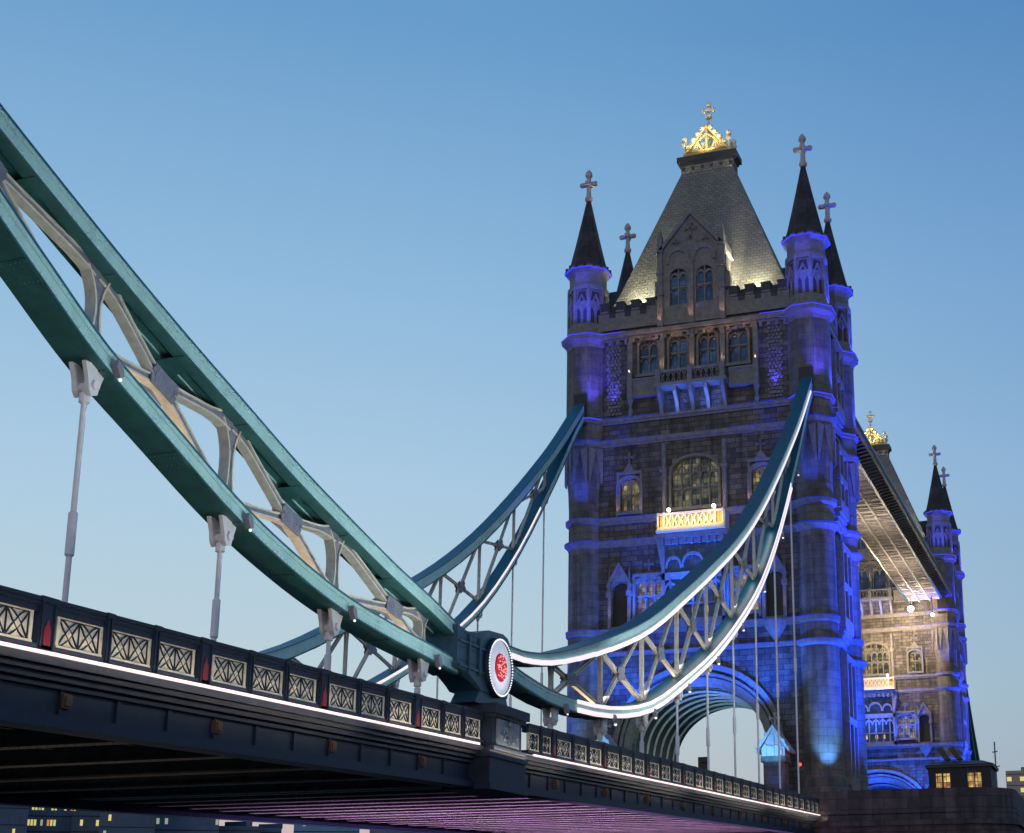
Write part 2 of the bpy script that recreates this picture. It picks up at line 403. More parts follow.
# windows
def gothic(yc, w, z0, z1, lights, rise, glass, transom, hood, sub, x=FX, parent=tower, sill=True):
    y0, y1 = yc-w/2, yc+w/2
    mb = MB()
    zs = z1-rise
    ap = arch(w/2, zs, z1-0.02, 14, yc, 0.8)
    arch_fill(mb, x+0.01, x+0.3, y0, y1, z1, ap)                       # arched head set in the opening
    if hood:
        arch_ring(mb, x-0.16, x, arch(w/2+0.04, zs, z1+0.02, 14, yc, .8), arch(w/2+0.22, zs, z1+0.24, 14, yc, .8))
        for s in (-1, 1):
            a, b_ = sorted((yc+s*(w/2+0.04), yc+s*(w/2+0.22))); mb.box(x-0.16, x, a, b_, z0-0.1, zs)
        mb.box(x-0.28, x+0.1, y0-0.3, y1+0.3, z0-0.28, z0-0.02)          # sill
    f = mb.build('window', MT['carved'], parent)
    if lights > 1:
        mb = MB()
        for i in range(1, lights):
            y = y0+w*i/lights
            zz = zs+(z1-zs)*max(0, 1-((y-yc)/(w/2))**2)**0.4
            mb.box(x+0.12, x+0.3, y-0.05, y+0.05, z0, zz)
        if transom: mb.box(x+0.14, x+0.3, y0, y1, transom-0.06, transom+0.06)
        lw = w/lights
        for i in range(lights):
            c = y0+lw*(i+.5)
            arch_ring(mb, x+0.16, x+0.29, arch(lw*.36, zs-0.15, zs+0.22, 8, c, .7), arch(lw*.5, zs-0.15, zs+0.42, 8, c, .7))
            if transom: arch_ring(mb, x+0.17, x+0.29, arch(lw*.38, transom-0.42, transom-0.12, 6, c, .7), arch(lw*.5, transom-0.42, transom-0.05, 6, c, .7))
        if lights >= 5:
            for i in range(lights-1):
                c = y0+lw*(i+1)
                arch_ring(mb, x+0.17, x+0.29, arch(lw*.3, zs+0.35, zs+0.75, 8, c, .7), arch(lw*.42, zs+0.35, zs+0.9, 8, c, .7))
        mb.build('mullions', MT['carved'], f)
    mb = MB(); mb.box(x+0.33, x+0.36, y0-0.05, y1+0.05, z0-0.05, z1+0.02)
    mb.build('pane', MT[glass], f)
    return f
for sp in win_specs: gothic(*sp)

# carved label tops and crosses over the small windows, gables over niches
def fleury(mb, x, y, z, s=1.0, t=0.12, axis='y'):
    """cross with flared arms standing at z"""
    def pt(a, h, w, hh):
        if axis == 'y': mb.box(x-t*s/1.2, x+t*s/1.2, y+a-w, y+a+w, z+h-hh, z+h+hh)
        else: mb.box(x+a-w, x+a+w, y-t*s/1.2, y+t*s/1.2, z+h-hh, z+h+hh)
    pt(0, 0.9*s, 0.10*s, 0.9*s); pt(0, 1.25*s, 0.55*s, 0.10*s)
    for a in (-0.55, 0.55): pt(a*s, 1.25*s, 0.11*s, 0.2*s)
    pt(0, 1.8*s, 0.2*s, 0.1*s); pt(0, 0.25*s, 0.22*s, 0.12*s)
for s in (1, -1):
    y = s*5.35
    mb = MB()
    mb.box(FX-0.3, FX, y-1.05, y+1.05, 26.8, 27.0); mb.box(FX-0.22, FX, y-1.05, y-0.88, 25.9, 26.8); mb.box(FX-0.22, FX, y+0.88, y+1.05, 25.9, 26.8)
    mb.prism([(y-0.5, 27.0), (y+0.5, 27.0), (y, 27.7)], 'x', FX-0.28, FX)
    fleury(mb, FX-0.15, y, 27.4, 0.62, 0.16)
    for k in (-1, 1): mb.box(FX-0.25, FX, y+k*1.0-0.09, y+k*1.0+0.09, 23.4, 26.0)
    mb.build('window_hood', MT['carved'], tower)
    y = s*3.75
    mb = MB(); mb.box(FX-0.25, FX, y-1.35, y+1.35, 18.4, 18.62); fleury(mb, FX-0.12, y, 18.6, 0.6, 0.16)
    for k in (-1, 1): mb.box(FX-0.2, FX, y+k*1.25-0.1, y+k*1.25+0.1, 14.6, 18.4)
    mb.build('window_hood', MT['carved'], tower)
    y = s*6.15
    mb = MB()
    for k in (-1, 1):
        mb.box(FX-0.35, FX, y+k*0.8-0.13, y+k*0.8+0.13, 14.5, 17.0)
        mb.box(FX-0.5, FX, y+k*0.82-0.22, y+k*0.82+0.22, 16.9, 17.3)
        mb.add([(FX-0.45, y+k*.82-.14, 17.3), (FX-.1, y+k*.82-.14, 17.3), (FX-.1, y+k*.82+.14, 17.3), (FX-.45, y+k*.82+.14, 17.3), (FX-.27, y+k*.82, 19.4)],
               [(0, 1, 4), (1, 2, 4), (2, 3, 4), (3, 0, 4)])
    for k in (-1, 1):
        mb.hexa([(FX-.5, y+k*.95, 17.6), (FX-.5, y, 19.3), (FX-.5, y, 19.65), (FX-.5, y+k*1.05, 17.8)], [(FX, y+k*.95, 17.6), (FX, y, 19.3), (FX, y, 19.65), (FX, y+k*1.05, 17.8)])
    mb.prism([(y-.9, 18.15), (y+.9, 18.15), (y, 19.3)], 'x', FX-0.3, FX)
    mb.lathe([(0.1, 12.5), (0.35, 13.0), (0.8, 13.7), (0.95, 14.1), (0.95, 14.25)], 10, (FX, y))
    mb.build('niche_canopy', MT['carved'], tower)

# central oriel bay below the golden balcony
bay = MB()
BX = FX-0.9
bay.box(BX, FX, -2.5, -2.25, 14.3, 21.0); bay.box(BX, FX, 2.25, 2.5, 14.3, 21.0)
bay.box(BX, FX, -2.5, 2.5, 20.6, 21.0); bay.box(BX, FX, -2.5, 2.5, 17.8, 18.35); bay.box(BX, FX, -2.5, 2.5, 14.1, 14.7)
bay.box(BX-0.35, FX, -2.95, 2.95, 21.0, 21.35)
for k in range(-2, 3): bay.box(BX-0.05, BX+0.2, k*0.9-0.07, k*0.9+0.07, 14.5, 17.9)
for k in range(5):
    c = (k-2)*0.9
    arch_ring(bay, BX-0.02, BX+0.15, arch(.36, 16.9, 17.35, 8, c, .7), arch(.47, 16.9, 17.6, 8, c, .7))
bay.box(BX-0.02, BX+0.15, -2.3, 2.3, 15.75, 15.9)
for c, r in ((0, 0.75), (-1.55, 0.5), (1.55, 0.5)):
    arch_ring(bay, BX-0.02, BX+0.2, arch(r, 18.7, 18.9+r, 10, c, .8), arch(r+.16, 18.7, 19.15+r, 10, c, .8))
for s in (-1, 1):
    bay.hexa([(BX, s*2.5, 18.5), (BX, s*2.75, 20.0), (BX, s*2.95, 21.0), (BX, s*2.5, 21.0)], [(FX, s*2.5, 18.5), (FX, s*2.75, 20.0), (FX, s*2.95, 21.0), (FX, s*2.5, 21.0)])
for k in range(9):
    c = -2.4+k*0.6; bay.box(BX-0.3, BX, c-0.12, c+0.12, 20.5, 20.99)
bayo = bay.build('oriel_bay', MT['carved'], tower)
mb = MB(); mb.box(BX+0.25, BX+0.3, -2.25, 2.25, 14.7, 17.8); mb.box(BX+0.25, BX+0.3, -2.25, 2.25, 18.35, 20.6)
mb.build('pane', MT['darkglass'], bayo)
mb = MB()
for c in (1.35, 0.0, -0.95): mb.box(BX+0.2, BX+0.23, c-0.16, c+0.16, 15.1, 15.6)
mb.build('room_lamps', MT['amber'], bayo)

# golden balcony
mb = MB()
gx0, gx1 = FX-1.45, FX-0.02
mb.box(gx0-0.1, gx1, -2.75, 2.75, 21.4, 21.65)
mb.box(gx0, gx0+0.12, -2.65, 2.65, 21.65, 21.85); mb.box(gx0, gx0+0.12, -2.65, 2.65, 22.75, 22.95)
for y in (-2.65, -2.05, 2.05-0.0, 2.53): mb.box(gx0-0.03, gx0+0.15, y, y+0.14, 21.65, 23.0)
for s in (-1, 1):
    mb.box(gx0+.12, gx1, s*2.65-0.06, s*2.65+0.06, 21.65, 22.95)
for k in range(9):       # chevron fretwork
    y = -2.0+k*0.5
    for s in (-1, 1):
        if k == 8 and s == 1: continue
        if k == 0 and s == -1: continue
        mb.hexa([(gx0+.01, y, 21.85), (gx0+.01, y+.14*s, 21.85), (gx0+.01, y+.25*s+.04*s, 22.35), (gx0+.01, y+.25*s-.1*s, 22.35)],
                [(gx0+.1, y, 21.85), (gx0+.1, y+.14*s, 21.85), (gx0+.1, y+.25*s+.04*s, 22.35), (gx0+.1, y+.25*s-.1*s, 22.35)])
        mb.hexa([(gx0+.01, y+.25*s-.1*s, 22.35), (gx0+.01, y+.25*s+.0*s, 22.35), (gx0+.01, y+.1*s, 22.75), (gx0+.01, y-.02*s, 22.75)],
                [(gx0+.1, y+.25*s-.1*s, 22.35), (gx0+.1, y+.25*s, 22.35), (gx0+.1, y+.1*s, 22.75), (gx0+.1, y-.02*s, 22.75)])
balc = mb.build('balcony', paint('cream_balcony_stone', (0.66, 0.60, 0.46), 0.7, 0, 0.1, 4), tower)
balc['label'] = 'golden floodlit balcony with chevron fretwork'
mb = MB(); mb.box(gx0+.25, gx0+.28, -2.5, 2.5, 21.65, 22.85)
mb.build('backing_panel', paint('amber_backing', (0.62, 0.36, 0.10), 0.8, 0, 0.1, 4), balc)  # amber paint stands in for the backlight behind the fretwork
for y in (1.75, -1.85):
    mb = MB(); mb.ball((gx0+0.1, y, 23.2), 0.16, 10, 6); mb.build('lamp', MT['bulb'], balc)

# upper balcony with carved corbels
mb = MB(); ux = FX-1.15
mb.box(ux-.1, FX-.02, -2.95, 2.95, 33.45, 33.75)
for y in (-2.85, -0.2, 2.45): mb.box(ux-.08, ux+.25, y, y+.4, 33.75, 34.95)
mb.box(ux, ux+.18, -2.85, 2.85, 34.65, 34.85)
for sgn in (-1, 1):
    for k in range(5):
        c = sgn*(0.45+k*0.45)
        mb.hexa([(ux+.03, c-.2, 33.75), (ux+.03, c-.12, 33.75), (ux+.03, c+.2, 34.65), (ux+.03, c+.12, 34.65)], [(ux+.13, c-.2, 33.75), (ux+.13, c-.12, 33.75), (ux+.13, c+.2, 34.65), (ux+.13, c+.12, 34.65)])
        mb.hexa([(ux+.03, c+.2, 33.75), (ux+.03, c+.12, 33.75), (ux+.03, c-.2, 34.65), (ux+.03, c-.12, 34.65)], [(ux+.13, c+.2, 33.75), (ux+.13, c+.12, 33.75), (ux+.13, c-.2, 34.65), (ux+.13, c-.12, 34.65)])
for y in (-2.75, -1.4, -0.12, 1.15, 2.5):
    mb.prism([(FX, 31.4), (FX-.15, 31.5), (FX-.55, 32.4), (ux+.05, 33.0), (ux, 33.45), (FX, 33.45)], 'y', y, y+.28)
ub = mb.build('balcony', MT['carved'], tower)
for s in (1, -1):
    mb = MB(); a, b_ = sorted((s*2.98, s*5.25))
    mb.box(FX-.5, FX-.02, a, b_, 33.1, 33.3); mb.box(FX-.45, FX-.3, a, b_, 34.5, 34.7); mb.box(FX-.4, FX-.32, a, b_, 33.3, 34.5)
    e = s*5.2; mb.box(FX-.6, FX-.02, e-.2, e+.2, 33.0, 35.1); mb.prism([(e-.2, 35.1), (e+.2, 35.1), (e, 35.6)], 'x', FX-.6, FX-.1)
    mb.lathe([(.08, 31.5), (.22, 31.9), (.12, 32.3), (.28, 33.0)], 8, (FX-.3, e))
    mb.build('balcony', MT['carved'], tower)

# pilasters between the upper windows
for y in (5.2, 2.5, 0, -2.5, -5.2):
    mb = MB(); mb.box(FX-.45, FX, y-.2, y+.2, 34.9, 37.6)
    mb.add([(FX-.5, y-.22, 37.6), (FX, y-.22, 37.6), (FX, y+.22, 37.6), (FX-.5, y+.22, 37.6), (FX-.25, y, 38.7)], [(0, 1, 4), (1, 2, 4), (2, 3, 4), (3, 0, 4)])
    mb.build('pilaster', MT['carved'], tower)
for y in (2.45, -2.45):     # shafts by the great window
    mb = MB(); mb.tube((FX-.2, y, 23.3), (FX-.2, y, 28.9), .2, 8); mb.box(FX-.45, FX, y-.3, y+.3, 26.6, 26.85); mb.build('pilaster', MT['carved'], tower)

# rusticated quoins near the turrets
for s in (1, -1):
    mb = MB()
    for k in range(22):
        z = 31.9+k*0.3
        for j in range(4):
            w_ = random.uniform(.08, .14); yy = s*(6.15+j*.3+(k % 2)*.12); mb.box(FX-random.uniform(.08, .2), FX, yy-w_, yy+w_, z, z+.22)
    mb.build('quoins', MT['carved'], tower)

# string courses
def ring_around(mb, z0, z1, out, rr):
    mb.box(FX-out, FX+.2, -8.2, 8.2, z0, z1); mb.box(10.7, 10.9+out, -8.2, 8.2, z0, z1)
    for s in (1, -1):
        a, b_ = sorted((s*9.7, s*(9.9+out))); mb.box(1.2, 9.0, a, b_, z0, z1)
for z, o, h in ((Z_D, .25, .28), (Z_C, .3, .3), (Z_B, .2, .3), (Z_A, .25, .28), (Z_L, .28, .3), (Z_CB, .22, .25), (Z_CO, .45, .4)):
    mb = MB(); ring_around(mb, z-h/2, z+h/2, o, 0); ring_around(mb, z-h/2-.2, z-h/2, o*.5, 0)
    if z in (Z_D,):
        mb = MB(); ring_around(mb, z-h/2, z+h/2, o, 0)
    if z == Z_CO:
        for k in range(24):
            y = -7.6+k*.66; mb.box(FX-.35, FX, y-.12, y+.12, z-.75, z-.4)
    mb.build('string_course', MT['carved'], tower)

# battlements
mb = MB()
mb.box(FX-.25, FX+.02, -8, 8, 39.2, 40.7)
for s in (1, -1):
    for k in range(4):
        y = s*(3.45+k*1.33); mb.box(FX-.3, FX+.3, y-.34, y+.34, 40.74, 41.45)
    for k in range(4):
        y = s*(3.45+k*1.33+.66)
    a, b_ = sorted((s*9.75, s*10.0)); mb.box(1.6, 8.8, a, b_, 39.2, 40.7)
    for k in range(5):
        x = 2.2+k*1.4; a, b_ = sorted((s*9.5, s*10.05)); mb.box(x-.34, x+.34, a, b_, 40.74, 41.45)
bo = mb.build('battlement', MT['carved'], tower)
for s in (1, -1):
    mb = MB(); mb.box(FX+.28, FX+.34, *sorted((s*3.1, s*7.8)), 40.6, 41.5)
    for k in range(4):
        y = s*(3.45+k*1.33); mb.box(FX-.36, FX+.36, y-.4, y+.4, 41.45, 41.6); mb.box(FX-.34, FX-.3, y-.34, y+.34, 40.9, 41.45)
        if k < 3: y = s*(3.45+k*1.33+.665); mb.box(FX-.33, FX+.3, y-.26, y+.26, 40.7, 40.8); mb.box(FX-.3, FX-.25, y-.26, y+.26, 40.3, 40.7)
    mb.build('coping', MT['lead'], bo)

# dormer
mb = MB()
wall_cells(mb, -2.6, 2.6, 39.0, 45.2, [(-1.8, -.4, 40.55, 43.8), (.4, 1.8, 40.55, 43.8)], 'x', FX-.35, FX+.15)
mb.box(FX+.15, 3.0, -2.6, -2.2, 39, 45.2); mb.box(FX+.15, 3.0, 2.2, 2.6, 39, 45.2)
mb.prism([(-2.6, 45.2), (2.6, 45.2), (0, 48.4)], 'x', FX-.35, 3.4)
dorm = mb.build('dormer', MT['carved'], tower)
mb = MB()
for s in (-1, 1):
    mb.hexa([(FX-.6, s*2.75, 45.1), (FX-.6, 0, 48.4), (FX-.6, 0, 48.85), (FX-.6, s*2.85, 45.4)], [(FX-.2, s*2.75, 45.1), (FX-.2, 0, 48.4), (FX-.2, 0, 48.85), (FX-.2, s*2.85, 45.4)])
    mb.hexa([(FX-.2, s*2.75, 45.1), (FX-.2, 0, 48.45), (FX-.2, 0, 48.7), (FX-.2, s*2.85, 45.3)], [(4.4, s*2.75, 45.1), (4.4, 0, 48.45), (4.4, 0, 48.7), (4.4, s*2.85, 45.3)])
    # carved panels in the gable
    arch_ring(mb, FX-.5, FX-.35, arch(.75, 44.2, 45.3, 10, s*1.1, .6), arch(1.0, 44.2, 45.7, 10, s*1.1, .6))
    mb.box(FX-.6, FX+.1, s*2.6-.22, s*2.6+.22, 38.9, 46.3)
    for k in range(3): mb.box(FX-.7, FX+.0, s*2.6-.3, s*2.6+.3, 41.5+k*1.9, 41.7+k*1.9)
    mb.add([(FX-.55, s*2.6-.2, 46.3), (FX+.05, s*2.6-.2, 46.3), (FX+.05, s*2.6+.2, 46.3), (FX-.55, s*2.6+.2, 46.3), (FX-.25, s*2.6, 47.8)], [(0, 1, 4), (1, 2, 4), (2, 3, 4), (3, 0, 4)])
    mb.box(FX-.2, 1.6, s*2.6-.15, s*2.6+.15, 45.2, 46.0)
    for k, zz in enumerate((41.6, 43.2, 44.7)):          # stepped side scrolls
        a, b_ = sorted((s*2.8, s*(3.35-k*.22))); mb.box(FX-.2, FX+.6, a, b_, zz-1.5, zz-.2)
mb.box(FX-.55, FX-.2, -.22, .22, 38.9, 44.4)
fleury(mb, FX-.42, 0, 46.2, .75, .14)
for s in (-1, 1): fleury(mb, FX-.42, s*1.25, 45.5, .45, .14)
mb.build('gable_tracery', MT['carved'], dorm)
for s in (-1, 1): gothic(s*1.1, 1.4, 40.55, 43.8, 2, .7, 'darkglass', 42.2, 0, 0, FX-.35, dorm)

for s in (-1, 1):
    mb = MB(); p, q = sorted((s*9.7, s*5.0)); mb.prism([(3.2, 40.7), (7.0, 40.7), (7.0, 43.2), (5.1, 45.5), (3.2, 43.2)], 'y', p, q)
    mb.build('side_dormer', MT['spire'], tower)
# main roof
mb = MB()
prof = [(0.0, 0.0), (0.25, .30), (.6, .64), (1, 1)]
def roof_ring(t, tz): 
    x0 = .55+(4.35-.55)*t; x1 = 9.65-(9.65-5.85)*t; y = 8.1+(2.3-8.1)*t
    z = 40.5+(55.3-40.5)*tz
    return [(x0, -y, z), (x1, -y, z), (x1, y, z), (x0, y, z)]
rings = [roof_ring(*p) for p in ((0, 0), (.2, .185), (.4, .385), (.6, .59), (.8, .795), (1, 1))]
vs = [p for r_ in rings for p in r_]; fs = []
for j in range(len(rings)-1):
    for k in range(4): fs.append((j*4+k, j*4+(k+1) % 4, j*4+4+(k+1) % 4, j*4+4+k))
fs.append((0, 1, 2, 3)); fs.append(tuple(len(vs)-4+k for k in range(4)))
mb.add(vs, fs)
roof = mb.build('roof', MT['slate'], tower)
mb = MB(); mb.box(4.3, 5.9, -2.32, 2.32, 55.3, 56.0)
mb.box(4.2, 6.0, -2.45, 2.45, 56.0, 56.25, 1); mb.box(4.05, 6.15, -2.65, 2.65, 56.25, 56.75, 1)
for k in range(6): y = -2.1+k*.84; mb.box(4.25, 4.35, y-.13, y+.13, 55.5, 55.8, 1)
mb.build('roof_platform', [MT['slate'], MT['lead']], roof)
# gilded crown
mb = MB()
cz = 56.75; hx, hy = .85, 2.0
for (xa, ya, xb, yb) in ((-hx, -hy, -hx, hy), (hx, -hy, hx, hy), (-hx, -hy, hx, -hy), (-hx, hy, hx, hy)):
    L = math.hypot(xb-xa, yb-ya); AH = 2.75 if L > 2.5 else 1.15; BH = 1.3 if L > 2.5 else .7; dx, dy = (xb-xa)/L, (yb-ya)/L
    def P(t, h): return (TX+xa+dx*t, ya+dy*t, cz+h)
    def bar(t0, h0, t1, h1, r=.085): mb.tube(P(t0, h0), P(t1, h1), r, 6)
    bar(0, .12, L, .12, .17); bar(0, .42, L, .42, .1)
    bar(0.05, .3, L/2, AH, .14); bar(L-.05, .3, L/2, AH, .14)
    for c in (L*.29, L*.71):
        k_ = L/8; bar(c-k_, .3, c, BH); bar(c+k_, .3, c, BH); bar(c, .3, c, BH-.1, .06)
    bar(L*.29, BH, L/2, AH*.73); bar(L*.71, BH, L/2, AH*.73); bar(L/2, .3, L/2, AH-.05, .08)
crown = mb.build('crown', MT['gold'], roof)
mb = MB()
for (xa, ya) in ((-hx, -hy), (hx, -hy), (-hx, hy), (hx, hy)):
    mb = MB()
    mb.tube((TX+xa, ya, cz), (TX+xa, ya, cz+1.1), .12, 6)
    mb.ball((TX+xa, ya, cz+1.25), .29, 8, 6); mb.ball((TX+xa, ya, cz+1.72), .26, 8, 6)
    mb.build('corner_finial', MT['goldball'], crown)
for fx in (-1, 1):
    mb = MB(); prev = None
    for s in (1, -1):
        for t in ((.2, .42, .62, .82) if s > 0 else (.82, .62, .42, .2)):
            p = (TX+fx*hx, s*hy*(1-t), cz+.35+2.45*t+.15); mb.ball(p, .25, 8, 5)
            if prev: mb.tube(prev, p, .06, 5)
            prev = p
    mb.build('crown_balls', MT['goldball'], crown)
mb = MB()
for (xa, ya) in ((-hx, 0), (hx, 0)): mb.tube((TX+xa, ya, cz+2.7), (TX, 0, cz+3.1), .1, 6)
mb.tube((TX, 0, cz+2.6), (TX, 0, cz+4.3), .1, 6, .08)
mb.ball((TX, 0, cz+3.2), .28, 8, 6); mb.ball((TX, 0, cz+4.1), .34, 8, 6); mb.ball((TX, .42, cz+4.7), .22, 8, 6); mb.ball((TX, -.42, cz+4.7), .22, 8, 6)
mb.ball((TX, 0, cz+4.75), .25, 8, 6); mb.ball((TX, 0, cz+5.25), .26, 8, 6)
mb.build('crown_finial', MT['goldball'], crown)

# turrets
def turret(cx, cy):
    base = empty('turret', (0, 0, 0)); base.parent = tower; base.location = (cx-TX, cy, 0); ORG[base.name] = Vector((0, 0, 0))
    O8 = R(22.5)
    mb = MB(); mb.lathe([(1.95, -3.5), (1.95, 1.6), (1.75, 1.8), (1.75, 2.3), (1.5, 2.6), (1.45, 12.2), (1.45, 24.6)], 24)
    mb.build('shaft', MT['ashlar'], base, smooth=True, cyl=(0, 0, 1.45))
    mb = MB()
    # flared corbel from round to octagon with pointed blind arches
    mb.lathe([(1.45, 24.3), (1.5, 25.6), (1.66, 27.4), (1.72, 28.6), (1.72, 38.7)], 8, rot=O8)
    mb.build('octagon', MT['ashlar'], base)
    mb = MB()
    for k in range(8):
        a = 2*math.pi*k/8; ca, sa = math.cos(a), math.sin(a)
        def P(t, r, z): return (ca*r-sa*t, sa*r+ca*t, z)
        r = 1.72*math.cos(R(22.5))+.03
        w = .62
        mb.hexa([P(-w, r, 29.2), P(-w, r, 26.4), P(-w+.12, r-.1, 26.2), P(-.02, r, 29.0)], [P(-w, r+.1, 29.2), P(-w, r+.08, 26.4), P(-w+.12, r, 26.2), P(-.02, r+.1, 29.0)])
        mb.hexa([P(w, r, 29.2), P(w, r, 26.4), P(w-.12, r-.1, 26.2), P(.02, r, 29.0)], [P(w, r+.1, 29.2), P(w, r+.08, 26.4), P(w-.12, r, 26.2), P(.02, r+.1, 29.0)])
    mb.build('blind_arches', MT['carved'], base)
    mb = MB()
    mb.lathe([(1.55, 38.7), (1.55, 44.6)], 8, rot=O8)
    for k in range(8):
        a = 2*math.pi*k/8; ca, sa = math.cos(a), math.sin(a)
        def P(t, r, z): return (ca*r-sa*t, sa*r+ca*t, z)
        r0 = 1.55*math.cos(R(22.5)); r1 = r0+.16
        def slab(t0, t1, z0, z1): mb.hexa([P(t0, r0-.02, z0), P(t1, r0-.02, z0), P(t1, r0-.02, z1), P(t0, r0-.02, z1)], [P(t0, r1, z0), P(t1, r1, z0), P(t1, r1, z1), P(t0, r1, z1)])
        slab(-.66, -.5, 39.0, 43.3); slab(.5, .66, 39.0, 43.3); slab(-.5, .5, 42.95, 43.3); slab(-.5, .5, 39.0, 39.9)
        slab(-.05, .05, 39.9, 41.6)
        for s in (-1, 1):
            mb.hexa([P(s*.5, r0, 41.2), P(0, r0, 42.3), P(0, r0, 42.55), P(s*.5, r0, 41.5)], [P(s*.5, r1, 41.2), P(0, r1, 42.3), P(0, r1, 42.55), P(s*.5, r1, 41.5)])
            mb.hexa([P(s*.05, r0, 40.9), P(s*.27, r0, 41.3), P(s*.27, r0, 41.5), P(s*.05, r0, 41.05)], [P(s*.05, r1-.05, 40.9), P(s*.27, r1-.05, 41.3), P(s*.27, r1-.05, 41.5), P(s*.05, r1-.05, 41.05)])
        slab(-.6, .6, 43.3, 43.42)
    ls = mb.build('lantern_stage', MT['carved'], base)
    mb = MB()
    for k in range(8):
        a = 2*math.pi*k/8; ca, sa = math.cos(a), math.sin(a)
        def P(t, r, z): return (ca*r-sa*t, sa*r+ca*t, z)
        for t0, t1 in ((-.42, -.12), (.12, .42)):
            r1 = r0+.012
            mb.add([P(t0, r1, 40.0), P(t1, r1, 40.0), P(t1, r1, 41.1), P((t0+t1)/2, r1, 41.5), P(t0, r1, 41.1), P(t0, r0-.05, 40.0), P(t1, r0-.05, 40.0), P(t1, r0-.05, 41.1), P((t0+t1)/2, r0-.05, 41.5), P(t0, r0-.05, 41.1)],
                   [(0, 1, 2, 3, 4), (9, 8, 7, 6, 5)]+[(i, (i+1) % 5, 5+(i+1) % 5, 5+i) for i in range(5)])
        mb.hexa([P(-.42, r0-.05, 41.95), P(.42, r0-.05, 41.95), P(.3, r0-.05, 42.8), P(-.3, r0-.05, 42.8)], [P(-.42, r0+.01, 41.95), P(.42, r0+.01, 41.95), P(.3, r0+.01, 42.8), P(-.3, r0+.01, 42.8)])
    mb.build('lancets', MT['lead'], ls)  # dark plates put the darkness of the recessed arches into colour
    for z, prof, n_, rot in ((Z_D, [(1.46, -.3), (1.75, -.12), (1.8, .12), (1.46, .22)], 24, 0), (Z_C, [(1.46, -.35), (1.6, -.2), (1.62, .1), (1.46, .2)], 24, 0),
                    (Z_B, [(1.46, -.4), (1.6, -.15), (1.78, 0), (1.78, .15), (1.46, .25)], 24, 0), (Z_A, [(1.46, -.3), (1.7, -.1), (1.7, .15), (1.46, .25)], 24, 0),
                    (Z_L, [(1.7, -.4), (1.85, -.2), (1.95, .1), (1.7, .25)], 8, O8), (Z_CB, [(1.7, -.2), (1.9, -.1), (1.9, .1), (1.7, .2)], 8, O8),
                    (Z_CO, [(1.7, -.9), (1.8, -.5), (2.15, -.2), (2.2, .2), (1.9, .5), (1.6, .6)], 8, O8), (Z_RG, [(1.5, -.6), (1.65, -.35), (1.95, -.1), (1.98, .1), (1.7, .2)], 8, O8)):
        mb = MB(); mb.lathe([(r, z+dz) for r, dz in prof], n_, rot=rot); mb.build('band', MT['carved'], base, smooth=n_ > 8)
        if z in (Z_CO, Z_RG, Z_CB):
            rr = {Z_CO: 2.2, Z_RG: 1.98, Z_CB: 1.9}[z]; dz = {Z_CO: .12, Z_RG: -.12, Z_CB: .12}[z]
            mb = MB(); mb.lathe([(rr-.1, z+dz), (rr+.03, z+dz), (rr+.03, z+dz+.07), (rr-.1, z+dz+.07)], n_, rot=rot); mb.build('blue_glow_strip', MT['ledblue'], base)
        else:
            rr = max(p[0] for p in prof)
            mb = MB(); mb.lathe([(rr-.1, z+.13), (rr+.02, z+.13), (rr+.02, z+.18), (rr-.1, z+.18)], n_, rot=rot); mb.build('blue_glow_strip', MT['ledgeglow'], base)  # dim strip added in place of uplight catching the ledge
    mb = MB()
    for k in range(8):
        for j in (-.35, .35):
            a = 2*math.pi*k/8; ca, sa = math.cos(a), math.sin(a); r = 1.78
            mb.box(ca*r-sa*j-.11, ca*r-sa*j+.11, sa*r+ca*j-.11, sa*r+ca*j+.11, Z_RG-.05, Z_RG+.28)
    mb.lathe([(1.72, 45.0), (1.45, 45.9), (1.1, 47.4), (.62, 49.6), (.22, 51.5), (.2, 51.8)], 8, rot=O8)
    sp = mb.build('spire', MT['spire'], base)
    mb = MB()
    mb.lathe([(.2, 51.6), (.34, 51.75), (.34, 51.95), (.2, 52.1)], 8)
    z = 52.0
    mb.lathe([(.24, 52.0), (.2, 52.6), (.2, 53.0), (.36, 53.25), (.2, 53.5), (.18, 53.8), (.33, 54.05), (.28, 54.3), (.05, 54.6)], 8)
    mb.box(-.16, .16, -.58, .58, 53.08, 53.38)
    for e in (-1, 1):
        mb.ball((0, e*.6, 53.23), .23, 8, 5)
    mb.box(-.5, .5, -.15, .15, 53.08, 53.38)
    mb.build('cross', MT['pale'], sp)
    return base
t0 = turret(0, -HY)
slot = MB(); slot.box(-2.0, -1.5, -.45, .45, 32.6, 33.6); 
for (cx, cy) in ((0, HY), (10.2, -HY), (10.2, HY)):
    c = copy_tree(t0, tower); c.location = (cx-TX, cy, 0)
for s in (1, -1):
    mb = MB(); mb.box(-1.66, -1.5, s*9.25-.55, s*9.25+.55, 31.0, 33.75); mb.build('chain_slot', MT['black'], tower)

